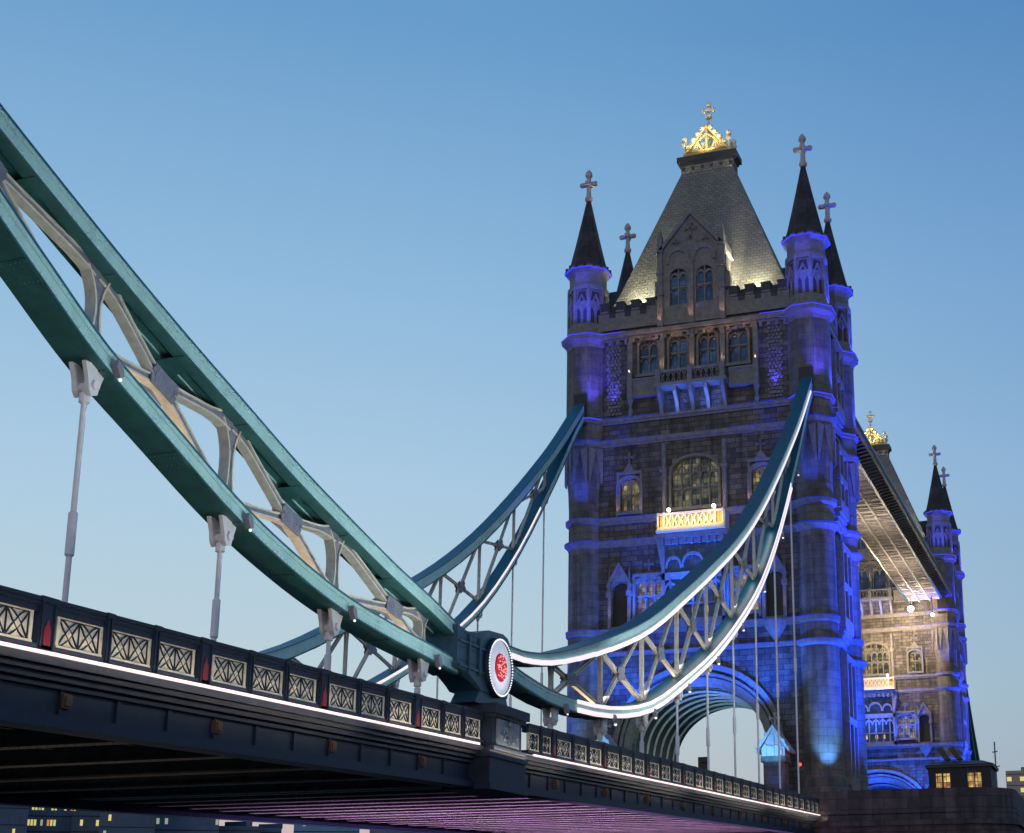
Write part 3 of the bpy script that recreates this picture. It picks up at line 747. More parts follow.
# river-side oriels on the two flank walls
for s in (-1, 1):
    a, b_ = sorted((s*9.9, s*10.75))
    mb = MB()
    for z0, z1 in ((2.5, 11.8), (14.6, 20.6), (24.0, 28.6), (32.2, 37.4)):
        for x in (3.1, 4.7, 6.3): mb.box(x, x+.25, a, b_, z0, z1)
        mb.box(3.0, 6.65, a, b_, z0-.3, z0+.4); mb.box(3.0, 6.65, a, b_, z1-.2, z1+.3)
        mb.box(3.0, 6.65, a+.05 if s > 0 else a, b_ if s > 0 else b_-.05, (z0+z1)/2-.3, (z0+z1)/2+.2)
        yy = s*9.9
        for k in range(4):
            e = s*(9.9+.85-.18*k); p, q = sorted((yy, e)); mb.box(3.2+.1*k, 6.45-.1*k, p, q, z0-.3-.35*(k+1), z0-.3-.35*k)
    ob = mb.build('oriel_bay', MT['carved'], tower)
    mb = MB(); p, q = sorted((s*9.95, s*10.5))
    for z0, z1 in ((2.5, 11.8), (14.6, 20.6), (24.0, 28.6), (32.2, 37.4)): mb.box(3.3, 6.35, p, q, z0+.3, z1-.1)
    mb.build('pane', MT['darkglass'], ob)
    mb = MB(); p, q = sorted((s*9.9, s*10.4))         # walkway abutment corbels
    for k in range(7):
        mb.box(1.6, 8.6, min(s*9.9, s*(9.95+.1*k)), max(s*9.9, s*(9.95+.1*k)), 28.0+k*.22, 28.2+k*.22)
    mb.build('corbel_table', MT['carved'], tower)

# collar LED line; dim strips on the other ledges stand for grazing uplight
for z, dim, o in ((Z_CO, False, .45), (Z_CB, True, .22), (Z_L, True, .28), (Z_A, True, .25), (Z_B, True, .2), (Z_C, True, .3), (Z_D, True, .25)):
    mb = MB()
    for s in (1, -1):
        p, q = sorted((s*5.6, s*8.0))
        if dim: p, q = sorted((s*(2.9 if z != Z_C else .1), s*8.0))
        mb.box(FX-o-.02, FX-o+.06, p, q, z+.16 if z != Z_CO else z+.21, z+.19 if z != Z_CO else z+.25)
        p, q = sorted((s*(9.9+o-.06), s*(9.9+o+.02))); mb.box(1.6, 8.6, p, q, z+.16 if z != Z_CO else z+.21, z+.2 if z != Z_CO else z+.25)
    mb.build('blue_glow_strip', MT['ledgeglow'] if dim else MT['ledblue'], tower)

tower2 = copy_tree(tower)
tower2.location = (TX+84.04, 0, 0)
tag(tower2, 'smaller-looking far stone tower glimpsed under and beyond the high walkway', 'tower')

# ------------------------------------------------------------------ tower lighting
BL = (0.012, 0.06, 1.0); VI = (0.08, 0.06, 1.0); WM = (1.0, 0.55, 0.28)
def tower_lights(ox, full=True):
    def spot(loc, tgt, p, c, cone=50, blend=.8, size=.25):
        light('SPOT', (loc[0]+ox, loc[1], loc[2]), p, c, (tgt[0]+ox, tgt[1], tgt[2]), size, cone, blend)
    AZ = (0.012, 0.10, 1.0)
    # turret bases: narrow uplights close to the shafts
    for cy, dy in ((HY, 1.0), (-HY, -1.1)):
        spot((-2.9, cy+dy*1.3, 1.9), (-1.25, cy+dy*.55, 5.4), (3600 if cy < 0 else 1800), (0.10, .34, 1.0), 52, .9, .1)
        spot((-2.9, cy+dy*1.6, 1.9), (-1.2, cy+dy*.5, 12), (3800 if cy < 0 else 2000), BL, 42)
    spot((10.4, -HY-2.6, 1.9), (10.2, -HY-1.3, 9), 2600, AZ, 50)
    # flank walls, from floodlights out on the pier
    for s in (-1, 1):
        K = 1.5 if s < 0 else .45
        spot((5.1, s*20.5, 2), (5.1, s*10, 12), K*42000, BL, 75, .9, .6)
        spot((5.1, s*20.5, 2), (5.1, s*10, 30), K*90000, (0.04, 0.06, 1.0), 50, .9, .6)
        spot((-4.6, s*17.0, 2), (-.5, s*10.4, 12), K*7000, BL, 60, .9, .6)
    # front walls
    for y in (5.2, -5.2): spot((-4.0, y, 7.5), (-.7, y, 13), 4300, AZ, 105)
    spot((-4.2, 0, 8.6), (-.7, 0, 12.6), 3000, AZ, 130)
    for y in (3.8, -3.8): spot((-3.0, y, 14.7), (-.7, y*.9, 18), 2600, AZ, 100)
    spot((-4.0, 0, 14.8), (-1.4, 0, 18.5), 6500, AZ, 70)
    for y in (6.7, -6.7):
        spot((-1.5, y, 31.9), (-.9, y, 35.5), 1500, VI, 46, .8, .1)
        spot((-2.3, y*.93, 23.9), (-.7, y*.93, 28), 550, BL, 60)
        spot((-1.6, y*.9, 29.9), (-.9, y*.9, 30.9), 60, BL, 120)
    spot((-2.4, 1.3, 31.6), (-1.0, 1.3, 33.0), 300, (.1, .22, 1), 110); spot((-2.4, -1.3, 31.6), (-1.0, -1.3, 33.0), 300, (.1, .22, 1), 110)
    # turret shafts above the bands
    for cy in (HY, -HY):
        spot((-2.5, cy-1.5, 31.8), (-1.5, cy-1.0, 35), 3000, VI, 50)
        spot((-4.2, cy-.9, 39.3), (-1.4, cy, 42.0), 1900, (.05, .07, 1), 60)
        spot((-2.6, cy, 44.5), (-1.5, cy, 43.6), 60, VI, 120)
        spot((-2.6, cy-.2, 23.6), (-1.5, cy, 27.5), 900, BL, 70)
    for cx in (0, 10.2):
        spot((cx+.3, -HY-3.0, 38.9), (cx, -HY-1.5, 42), 2600, (.04, .06, 1), 90)
        spot((cx+.3, -HY-3.0, 31.7), (cx, -HY-1.5, 36), 2600, (.04, .06, 1), 80)
    # roof lights behind the battlements
    for y in (5.1, -5.1): spot((.05, y, 41.1), (2.6, y*.7, 50.5), 2600, (1.0, .98, .66), 100, .9)
    for y in (3.6, 6.9, -3.6, -6.9): spot((.05, y, 41.1), (1.8, y*.75, 46), 500, (1.0, .98, .66), 110, .9)
    for y in (3.4, -3.4): spot((.3, y, 41.4), (3.6, y*.3, 54), 5000, (1, .93, .72), 40, .9)
    spot((2.6, 0, 56.9), (4.4, 0, 59.0), 520, (1, .86, .6), 100, .6)
    if full:
        for y in (5.2, 2.5, 0, -2.5, -5.2): spot((-1.35, y, 35.1), (-1.1, y, 37), 60, WM, 60, .8, .05)
        for y in (2.6, 0, -2.6): spot((-1.6, y, 39.0), (-1.3, y, 41), 80, WM, 60, .8, .05)
        for y in (4.6, 3.0, 1.3, -1.3, -3.0, -4.6): light('POINT', (-1.55, y, 38.15), 7, WM, size=.05)
        for y in (6.3, 4.4, -4.4, -6.3): spot((-1.25, y, 23.4), (-.95, y, 25.4), 60, WM, 60, .8, .05)
        for y in (2.45, -2.45): spot((-1.4, y, 23.4), (-1.1, y, 25.4), 60, WM, 50, .8, .05)
        for y in (6.95, 5.35, -5.35, -6.95): spot((-1.5, y, 14.6), (-1.1, y, 16.6), 60, WM, 50, .8, .05)
        a_ = light('AREA', (-4.0, 0, 22.2), 55, (1, .76, .36), (-2.1, 0, 22.25), sx=5.2, sy=.6); a_.data.spread = R(50)  # area light added in front of the balcony to warm its face
        for y in (1.75, -1.85): light('POINT', (-2.35, y, 23.35), 25, (1, .85, .75), size=.12)
        # passage under the arch
        for y in (-3.5, 3.5): spot((-2.6, y, .2), (4, -y*.9, 8.5), 2600, (.35, .75, .7), 80)
    else:
        light('POINT', (ox-4.5, -5.6, 31.0), 3500, (1, .78, .45), size=.4)
        light('POINT', (ox-6.5, -2.0, 27.0), 5000, (1, .75, .45), size=.4)
tower_lights(0, True)
tower_lights(84.04, False)

# bright lamps hanging under the walkways in front of the far tower
for i, (x, y, z, r, lab) in enumerate(((79.5, -5.6, 31.3, .42, 'larger bright lantern glaring under the end of the walkway'), (80.8, -8.2, 30.6, .25, 'smaller lamp glowing on the far turret beside the lantern'))):
    lp = empty('hanging_lamp', (x, y, z), lab, 'lamp')
    mb = MB(); mb.ball((x, y, z), r, 12, 8); mb.build('globe', MT['bulb'], lp, smooth=True)
    mb = MB(); mb.tube((x, y, z+r*.9), (x, y, 33.1), .05); mb.lathe([(r*.9, z+r*.7), (r*.5, z+r*1.2), (.1, z+r*1.5)], 10, (x, y)); mb.build('hood', MT['black'], lp)

# ------------------------------------------------------------------ gabled stone gate piers by the roadway
def gate_pier(y, lab):
    x = -3.4
    t = empty('gate_pier', (x, y, -.6), lab, 'gate pier', 'gabled gate piers either side of the roadway')
    mb = MB(); mb.box(x-.7, x+.7, y-.75, y+.75, -.6, 3.6); mb.box(x-.85, x+.85, y-.9, y+.9, 3.35, 3.75)
    mb.build('pillar', MT['ashlar'], t)
    mb = MB()
    mb.prism([(y-.85, 3.78), (y+.85, 3.78), (y+.85, 4.3), (y, 5.7), (y-.85, 4.3)], 'x', x-.8, x+.8)
    for s in (-1, 1):
        mb.hexa([(x-.95, y+s*1.15, 4.0), (x-.95, y, 5.72), (x-.95, y, 6.0), (x-.95, y+s*1.25, 4.15)], [(x+.95, y+s*1.15, 4.0), (x+.95, y, 5.72), (x+.95, y, 6.0), (x+.95, y+s*1.25, 4.15)])
        for k in range(3):
            yy = y+s*(1.15-.33*k); mb.box(x-1.05, x-.95, yy-.09, yy+.09, 4.15+k*.5, 4.42+k*.5)
        mb.box(x-.92, x-.8, y+s*.55-.09, y+s*.55+.09, 3.78, 4.6)
    mb.box(x-.9, x-.8, y-.1, y+.1, 3.78, 5.2); mb.box(x-.9, x-.8, y-.5, y+.5, 4.4, 4.52)
    mb.build('gabled_cap', MT['pale'], t)
    mb = MB(); fleury(mb, x, y, 5.8, .6, .12); mb.build('cross', MT['pale'], t)
    light('SPOT', (x-3, y+.3, 3.0), 1000, (.10, .42, 1.0), (x, y, 5.6), .2, 75, .7)
    light('SPOT', (x-2, y-.6, 1.0), 120, (.02, .12, 1.0), (x, y, 2.9), .2, 50, .9)
gate_pier(6.35, 'pale gabled stone gate pier half hidden behind the low end of the pale chain')
gate_pier(-6.5, 'pale gabled stone gate pier standing clear beside the archway')
# signal box and red lamp
t = empty('traffic_signal', (-4, -1.3, -.5), 'small black signal head seen against the bright archway', 'traffic signal')
mb = MB(); mb.tube((-4, -1.3, -.5), (-4, -1.3, 2.9), .06); mb.build('post', MT['black'], t)
mb = MB(); mb.box(-4.15, -3.85, -1.7, -.95, 2.85, 3.9); mb.box(-4.3, -4.15, -1.6, -1.05, 3.5, 3.55); mb.build('head', MT['black'], t)
t = empty('doorway_lamp', (-4.1, -8.4, -.4), 'small red lamp glowing in the dark doorway by the turret foot', 'lamp')
mb = MB(); mb.tube((-4.1, -8.4, -.4), (-4.1, -8.4, 2.95), .05); mb.build('post', MT['black'], t)
mb = MB(); mb.ball((-4.15, -8.4, 3.1), .12); mb.build('lens', MT['bulbr'], t)
light('POINT', (-4.6, -8.4, 3.0), 14, (1, .15, .03), size=.1)

# ------------------------------------------------------------------ river piers
def pier(ox, lab):
    poly = []
    def q(cx, cy, r, a0, a1, n=8):
        for i in range(n+1):
            a = R(a0+(a1-a0)*i/n); poly.append((ox+cx+r*math.cos(a), cy+r*math.sin(a)))
    q(-2.0, -19.4, 3.5, 180, 262); q(12.2, -19.4, 3.5, 278, 360); q(12.2, 19.4, 3.5, 0, 82); q(-2.0, 19.4, 3.5, 98, 180)
    t = empty('river_pier', (ox+5.1, 0, -13), lab, 'pier')
    def grow(d): return [(ox+5.1+(x-ox-5.1)*(1+d/10.6), y*(1+d/23)) for x, y in poly]
    mb = MB(); mb.prism(poly, 'z', -13.5, -.55); mb.build('masonry', MT['granite'], t)
    mb = MB(); mb.prism(grow(.25), 'z', -1.35, -1.0); mb.prism(grow(.12), 'z', -2.6, -2.35); mb.build('string_course', MT['granite'], t)
    n = len(poly); inn = grow(-.5); halves = {-1: MB(), 1: MB()}
    for i in range(n):
        a, b_ = poly[i], poly[(i+1) % n]; c, d = inn[(i+1) % n], inn[i]
        segs = [(a, b_, c, d)]
        if abs(a[1]-b_[1]) > 20:                                      # leave the roadway open
            s = 1 if a[1] < 0 else -1
            def L_(p, q_, y): f = (y-p[1])/(q_[1]-p[1]); return (p[0]+(q_[0]-p[0])*f, y)
            segs = [(a, L_(a, b_, -9.3*s), L_(d, c, -9.3*s), d), (L_(a, b_, 9.3*s), b_, c, L_(d, c, 9.3*s))]
        for p in segs:
            mb = halves[1 if p[0][1]+p[1][1] > 0 else -1]
            mb.hexa([(p[0][0], p[0][1], -.6), (p[1][0], p[1][1], -.6), (p[2][0], p[2][1], -.6), (p[3][0], p[3][1], -.6)], [(p[0][0], p[0][1], 1.05), (p[1][0], p[1][1], 1.05), (p[2][0], p[2][1], 1.05), (p[3][0], p[3][1], 1.05)])
    for mb in halves.values(): mb.build('parapet', MT['granite'], t)
pier(0, 'broad purple-grey granite pier under the near tower')
pier(84.04, 'granite pier under the far tower, mostly hidden')

# control cabin on the pier
x0, x1, y0, y1 = -3.4, .6, -21.4, -17.2
t = empty('control_cabin', ((x0+x1)/2, (y0+y1)/2, -.5), 'low dark cabin with two amber lit windows on the pier edge', 'cabin')
mb = MB(); wall_cells(mb, y0, y1, -.5, 2.6, [(y0+.65, y0+1.55, 1.15, 2.2), (y1-1.45, y1-.5, 1.15, 2.2)], 'x', x0, x0+.2); CB = paint('dark_cabin_paint', (.012, .012, .02), .7, 0, .3, 3)
mb.box(x0+.2, x1, y0, y0+.2, -.5, 2.6); mb.box(x0+.2, x1, y1-.2, y1, -.5, 2.6); mb.box(x1-.2, x1, y0+.2, y1-.2, -.5, 2.6); mb.build('wall', CB, t)
mb = MB(); mb.box(x0-.2, x1+.2, y0-.2, y1+.2, 2.6, 2.72); mb.add([(x0-.3, y0-.25, 2.75), (x1+.25, y0-.25, 2.75), (x1+.25, y1+.25, 2.75), (x0-.3, y1+.25, 2.75), (x0+.9, y0+.6, 3.1), (x1-.9, y0+.6, 3.1), (x1-.9, y1-.6, 3.1), (x0+.9, y1-.6, 3.1)],
    [(0, 1, 5, 4), (1, 2, 6, 5), (2, 3, 7, 6), (3, 0, 4, 7), (4, 5, 6, 7), (0, 3, 2, 1)]); mb.build('roof', MT['black'], t)
for a, b_ in ((y0+.65, y0+1.55), (y1-1.45, y1-.5)):
    mb = MB(); m_ = (a+b_)/2
    mb.box(x0-.03, x0+.1, a-.06, a, 1.1, 2.25); mb.box(x0-.03, x0+.1, b_, b_+.06, 1.1, 2.25); mb.box(x0-.03, x0+.1, a, b_, 2.2, 2.26); mb.box(x0-.03, x0+.1, a, b_, 1.09, 1.15); mb.box(x0, x0+.1, m_-.04, m_+.04, 1.15, 2.2)
    w_ = mb.build('window', MT['black'], t)
    mb = MB(); mb.box(x0+.12, x0+.14, a, b_, 1.15, 2.2); mb.build('pane', lit_glass('cabin_glass', (.35, .12, .02), (1.0, .62, .18), 1.0, 3.0), w_)
for k, (yy, tilt) in enumerate(((-19.2, .5), (-18.4, .5))):
    t = empty('navigation_floodlight', (-1.5, yy, 3.05), 'tilted dark floodlight housing on the cabin roof, the %s' % ('one nearer the lit right-hand window' if k == 0 else 'one above the lit left-hand window'), 'floodlight', 'floodlight housings on the cabin roof')
    mb = MB(); mb.tube((-1.5, yy, 3.05), (-1.5, yy, 3.5), .1); mb.build('stand', MT['black'], t)
    mb = MB(); mb.hexa([(-1.8, yy-.2, 3.3), (-1.2, yy-.2, 3.3), (-1.2, yy+.25, 3.3), (-1.8, yy+.25, 3.3)], [(-1.8, yy+.35, 4.2), (-1.2, yy+.35, 4.2), (-1.2, yy+.75, 4.05), (-1.8, yy+.75, 4.05)]); mb.build('housing', MT['black'], t)

# ------------------------------------------------------------------ high level walkways
for s, lab in ((-1, 'high walkway between the towers with a lit soffit, outer one'), (1, 'high walkway between the towers on the side away from us')):
    xa, xb = 10.9, 83.3
    t = empty('high_walkway', (47, s*7, 33), lab, 'walkway', 'high walkways between the towers')
    A = lambda a, b_: sorted((s*a, s*b_))
    mb = MB(); mb.box(xa, xb, *A(4.9, 9.1), 33.15, 33.4)
    for k in range(52):
        x = xa+.4+k*1.39; mb.box(x, x+.16, *A(4.95, 9.05), 32.95, 33.15)
        if k % 2 == 0:
            mb.hexa([(x, s*5, 33.0), (x+.18, s*5, 33.0), (x+.18+2.7, s*9, 33.0), (x+2.7, s*9, 33.0)], [(x, s*5, 33.14), (x+.18, s*5, 33.14), (x+.18+2.7, s*9, 33.14), (x+2.7, s*9, 33.14)])
            mb.hexa([(x, s*9, 33.01), (x+.18, s*9, 33.01), (x+.18+2.7, s*5, 33.01), (x+2.7, s*5, 33.01)], [(x, s*9, 33.13), (x+.18, s*9, 33.13), (x+.18+2.7, s*5, 33.13), (x+2.7, s*5, 33.13)])
    for y in (6.3, 7.7): mb.box(xa, xb, *A(y-.08, y+.08), 32.9, 33.15)
    mb.build('soffit', MT['lattice'], t)
    mb = MB()
    mb.box(xa, xb, *A(9.1, 9.35), 33.0, 33.9); mb.box(xa, xb, *A(4.7, 4.9), 33.0, 36.6)
    mb.box(xa, xb, *A(9.12, 9.3), 35.9, 36.3)
    n_ = 30
    for k in range(n_):
        x = xa+(xb-xa)*k/n_; dx = (xb-xa)/n_
        for (p, q) in ((0, dx), (dx, 0)):
            mb.hexa([(x+p, s*9.15, 33.9), (x+p+.2, s*9.15, 33.9), (x+q+.2, s*9.15, 35.9), (x+q, s*9.15, 35.9)], [(x+p, s*9.25, 33.9), (x+p+.2, s*9.25, 33.9), (x+q+.2, s*9.25, 35.9), (x+q, s*9.25, 35.9)])
    mb.box(xa, xb, *A(4.7, 9.4), 36.6, 36.9)
    mb.build('side_girder', MT['deepteal'], t)
    mb = MB()
    mb.box(xa, xb, *A(9.35, 10.55), 33.35, 33.45); mb.box(xa, xb, *A(10.45, 10.7), 33.3, 33.62)
    mb.build('outer_ledge', MT['navy'], t)
    mb = MB(); mb.box(xa, xb, *A(10.5, 10.62), 33.62, 33.8); mb.build('ledge_rail', MT['cream'], t)
    mb = MB()
    for k in range(70):
        x = xa+.6+k*1.02
        mb.prism([(s*9.35, 33.35), (s*9.35, 32.95), (s*10.45, 33.25), (s*10.45, 33.35)], 'x', x, x+.22)
    br = mb.build('ledge_brackets', MT['navy'], t); br['kind'] = 'stuff'
    if s < 0:
        mb = MB(); mb.box(70, xb-.5, *A(9.36, 9.42), 33.05, 33.1); mb.build('blue_glow_strip', MT['ledblue'], t)
        for x in (20, 40, 60, 76): light('AREA', (x, -7, 28), 420, (1.0, .82, .66), (x, -7, 33), sx=6, sy=3)
        light('SPOT', (79, -7, 29), 700, (.2, .1, 1), (80, -8, 33.2), .3, 70)

# ------------------------------------------------------------------ deck
def ztop(x): return .48+.0226*(x+8.3)
XA, XB = -100.0, -5.5
YO = 9.95                                     # outer face of the parapet
deck = empty('bridge_deck', (-50, 0, -2), 'sloping dark blue steel side span deck carrying the parapet, ribbed underneath', 'bridge deck')
def slab(mb, ya, yb, a, b_, x0=XA, x1=XB, mi=0):
    """sloping bar: z = ztop + a .. ztop + b_"""
    mb.hexa([(x0, ya, ztop(x0)+a), (x0, yb, ztop(x0)+a), (x0, yb, ztop(x0)+b_), (x0, ya, ztop(x0)+b_)], [(x1, ya, ztop(x1)+a), (x1, yb, ztop(x1)+a), (x1, yb, ztop(x1)+b_), (x1, ya, ztop(x1)+b_)], mi)
mb = MB(); slab(mb, -9.3, 9.3, -1.25, -1.02); mb.build('roadway', MT['asphalt'], deck)
for s in (-1, 1):
    mb = MB()
    Y = lambda a, b_: sorted((s*a, s*b_))
    slab(mb, *Y(9.2, 9.98), -1.3, -1.12); slab(mb, *Y(9.2, 9.85), -1.42, -1.3); slab(mb, *Y(9.2, 9.72), -1.55, -1.42)
    slab(mb, *Y(9.25, 9.5), -2.3, -1.55); slab(mb, *Y(9.0, 9.75), -2.48, -2.3); slab(mb, *Y(9.1, 9.62), -2.3, -2.2); slab(mb, *Y(9.2, 9.62), -1.68, -1.6)
    mb.build('edge_girder', MT['navy'], deck)
for x in [XA+3+4.4*k for k in range(10)]+[-56.5+2.3*k for k in range(22)]:     # cross girders
    i = 0
    mb = MB(); z = ztop(x)
    mb.box(x-.08, x+.08, -9.2, 9.2, z-2.1, z-1.25); mb.box(x-.24, x+.24, -9.1, 9.1, z-2.16, z-2.1)
    if i % 1 == 0:
        for k in range(64):
            for dx in (-.17, .17): mb.rivet((x+dx, -9+k*.28, z-2.16), (0, 0, -1), .035)
    mb.build('cross_girder', MT['under'], deck)
mb = MB()
for y in (-6.6, -4.0, -1.3, 1.3, 4.0, 6.6): slab(mb, y-.06, y+.06, -1.75, -1.25)
mb.build('stringers', MT['under'], deck)
hang_L = [-80.3, -75.05, -69.75, -64.35]
hang_R = [-53.3+5.55*k for k in range(9)]
bays = [-90.8, -85.55]+hang_L+[-59.4]+hang_R+[-3.4]
for xh in [-85.5]+hang_L+hang_R:
    if xh > -6: continue
    mb = MB(); z = ztop(xh)
    mb.box(xh-.13, xh+.13, -9.62, -9.5, z-2.05, z-1.75); mb.box(xh-.09, xh+.09, -9.66, -9.62, z-2.0, z-1.8)
    mb.build('boss', MT['rust'], deck)

for i, x in enumerate([XA+2+1.76*k for k in range(54)]):
    if x > XB-.5 or abs(x+59.4) < 1.9: continue
    mb = MB()
    z = ztop(x); mb.box(x-.05, x+.05, -9.56, -9.49, z-2.2, z-1.68)
    for k in range(4):
        for dx in (-.1, .1): mb.rivet((x+dx, -9.5, z-2.12+k*.13), (0, -1, 0), .02)
    mb.build('stiffener', MT['navy'], deck)
# LED strip of the footway edge
mb = MB(); slab(mb, -10.03, -9.97, -1.13, -1.06, XA, -61.2); mb.build('led_strip', MT['ledpink'], deck)
mb = MB(); slab(mb, -10.03, -9.97, -1.13, -1.06, -56.6, XB-.1); mb.build('led_strip', MT['ledpink'], deck)

# parapet
par = empty('bridge_parapet', (-50, -9.9, -1), 'dark blue iron parapet with cream lattice panels along the near footway', 'parapet')
mb = MB(); Y = (-9.98, -9.62)
for xs, xe in ((XA, -60.7), (-57.0, XB)):
    slab(mb, -10.0, -9.62, -.07, 0, xs, xe); slab(mb, -9.96, -9.66, -.16, -.07, xs, xe); slab(mb, -9.93, -9.7, -.30, -.16, xs, xe)
    slab(mb, -9.97, -9.64, -1.02, -.94, xs, xe)
mb.build('rail', MT['navy'], par)
def pan(xa_, xb_):
    z = ztop((xa_+xb_)/2); w = xb_-xa_; sl = .0226
    y = -9.86; h0, h1 = -.95, -.28
    def P(t, h, yy): x = xa_+t*w; return (x, yy, ztop(x)+h0+h*(h1-h0))
    mb = MB()
    def qd(t0, a0, t1, a1, ya, yb): mb.hexa([P(t0, a0, ya), P(t1, a0, ya), P(t1, a1, ya), P(t0, a1, ya)], [P(t0, a0, yb), P(t1, a0, yb), P(t1, a1, yb), P(t0, a1, yb)])
    qd(0, 0, 1, 1, y, y+.04)
    qd(0, 0, 1, .1, y-.07, y); qd(0, .93, 1, 1, y-.05, y); qd(0, .1, .06, .93, y-.05, y); qd(.94, .1, 1, .93, y-.05, y)
    for cx in (.28, .72):                                 # raised diamond bosses
        c = P(cx, .5, y-.05); a = [P(cx-.14, .5, y), P(cx, .15, y), P(cx+.14, .5, y), P(cx, .85, y)]
        mb.add(a+[c], [(0, 1, 4), (1, 2, 4), (2, 3, 4), (3, 0, 4)])
    o = mb.build('lattice_panel', MT['panel'], par)
    mb = MB()
    def curve(fn, n=8):
        pts = [fn(i/n) for i in range(n+1)]
        for (t0, a0), (t1, a1) in zip(pts[:-1], pts[1:]):
            d = Vector((w*(t1-t0), (a1-a0)*.62)); L = d.length or 1; nx, nz = -d.y/L*.013, d.x/L*.013
            A_ = [P(t0+nx/w, a0+nz/.62, y-.03), P(t1+nx/w, a1+nz/.62, y-.03), P(t1-nx/w, a1-nz/.62, y-.03), P(t0-nx/w, a0-nz/.62, y-.03)]
            B_ = [(p[0], y-.005, p[2]) for p in A_]
            mb.hexa(A_, B_)
    for x_0, x_1 in ((.06, .5), (.5, .94)):
        wd = x_1-x_0
        curve(lambda t: (x_0+wd*t, .1+.83*math.sin(t*math.pi/2))); curve(lambda t: (x_1-wd*t, .1+.83*math.sin(t*math.pi/2)))
        curve(lambda t: (x_0+wd*t, .93-.83*math.sin(t*math.pi/2))); curve(lambda t: (x_1-wd*t, .93-.83*math.sin(t*math.pi/2)))
    for t in (.5, .065, .935): curve(lambda q_: (t, .1+.83*q_), 1)
    for a in (.1, .93): curve(lambda q_: (.06+.88*q_, a), 1)
    mb.build('tracery', MT['navy'], o)
def pillar(x, w, shield=False, dy=0.0):
    z = ztop(x); mb = MB()
    mb.box(x-w/2, x+w/2, -9.97-dy, -9.62, z-1.02, z-.1); mb.box(x-w/2-.02, x+w/2+.02, -10.015-dy, -9.6, z-.1, z+.012)
    mb.box(x-w/2+.03, x-w/2+.07, -10.0-dy, -9.9, z-1.0, z-.12); mb.box(x+w/2-.07, x+w/2-.03, -10.0-dy, -9.9, z-1.0, z-.12)
    o = mb.build('pillar', MT['navy'], par)
    if shield:
        mb = MB(); k = .095; y = -9.975-dy
        mb.prism([(x-k, z-.95), (x+k, z-.95), (x+k, z-.62), (x+k*.45, z-.54), (x+k*.25, z-.45), (x-k*.25, z-.45), (x-k*.45, z-.54), (x-k, z-.62)], 'y', y-.012, y+.06)
        mb.build('shield', MT['red'], o)
bays = [b-1.2 if b not in (-59.4, -3.4) else b for b in bays]
for a, b_ in zip(bays[:-1], bays[1:]):
    if a == -59.4: a = -58.3+1.2
    if b_ == -59.4: b_ = -60.6-.05
    if b_ == -3.4: b_ = -5.6
    L = b_-a
    n_ = 3 if L > 3 else 2
    ps = .46
    inner = L-ps if L > 3 else L-.3
    x = a+ps/2 if L > 3 else a+.15
    step = inner/n_; gap = .34
    if a in bays: pillar(a, ps, True)
    for k in range(n_):
        pan(x+k*step+gap*.32, x+(k+1)*step-gap*.32)
        if k: pillar(x+k*step, gap*.62)

for xa_ in (-92, -76, -60+.0, -44, -28, -12):
    L_ = 15.0; xc_ = xa_
    a_ = light('AREA', (xc_, -10.45, ztop(xc_)-1.25), 55, (1, .82, .60), (xc_, -9.9, ztop(xc_)-.75), sx=L_, sy=.04, name='parapet_light')
# pedestal
ped = empty('parapet_pedestal', (-59.45, -9.6, -1.6), 'tall dark blue pedestal with a carved relief under the lit roundel', 'pedestal')
mb = MB(); mb.box(-60.62, -58.2, -10.2, -8.7, -3.0, -.55); mb.build('shaft', MT['navy'], ped)
mb = MB(); mb.box(-60.85, -57.97, -10.42, -8.5, -.72, -.42); mb.box(-60.75, -58.07, -10.32, -8.6, -.84, -.72); mb.box(-60.75, -58.07, -10.32, -8.6, -1.95, -1.8); mb.build('cap', MT['navy'], ped)
mb = MB(); mb.box(-60.9, -57.9, -10.25, -8.6, -3.1, -1.95); mb.box(-61.0, -57.8, -10.32, -8.6, -2.2, -2.05); mb.box(-61.0, -57.8, -10.32, -8.6, -3.25, -3.05); mb.build('plinth', MT['navy'], ped)
mb = MB(); mb.box(-60.35, -58.5, -10.26, -10.2, -1.75, -.88)
rel = paint('relief_slate_blue', (.16, .20, .25), .5, 0, .3, 6, .3)
for k in range(46):
    a = random.uniform(0, 6.28); r = random.uniform(.05, 1)
    x, z = -59.42+.72*r*math.cos(a), -1.3+.36*r*math.sin(a); mb.ball((x, -10.26, z), random.uniform(.04, .085), 6, 4)
mb.box(-59.5, -59.34, -10.36, -10.26, -1.7, -.95); mb.box(-59.85, -59.0, -10.33, -10.26, -1.22, -1.1); mb.ball((-59.42, -10.3, -.98), .11)
mb.build('relief_panel', rel, ped)

# ------------------------------------------------------------------ chains
def lerp(tab, x):
    if x <= tab[0][0]: (x0, y0), (x1, y1) = tab[0], tab[1]
    elif x >= tab[-1][0]: (x0, y0), (x1, y1) = tab[-2], tab[-1]
    else:
        for (x0, y0), (x1, y1) in zip(tab[:-1], tab[1:]):
            if x0 <= x <= x1: break
    return y0+(y1-y0)*(x-x0)/(x1-x0)
def smooth_tab(tab, sub=5):
    """Catmull-Rom through the table"""
    out = []
    P = [Vector(p) for p in tab]; P = [P[0]*2-P[1]]+P+[P[-1]*2-P[-2]]
    for i in range(1, len(P)-2):
        for k in range(sub):
            t = k/sub; a, b_, c, d = P[i-1], P[i], P[i+1], P[i+2]
            out.append(tuple(.5*((2*b_)+(c-a)*t+(2*a-5*b_+4*c-d)*t*t+(3*b_-a-3*c+d)*t**3)))
    out.append(tuple(tab[-1])); return out
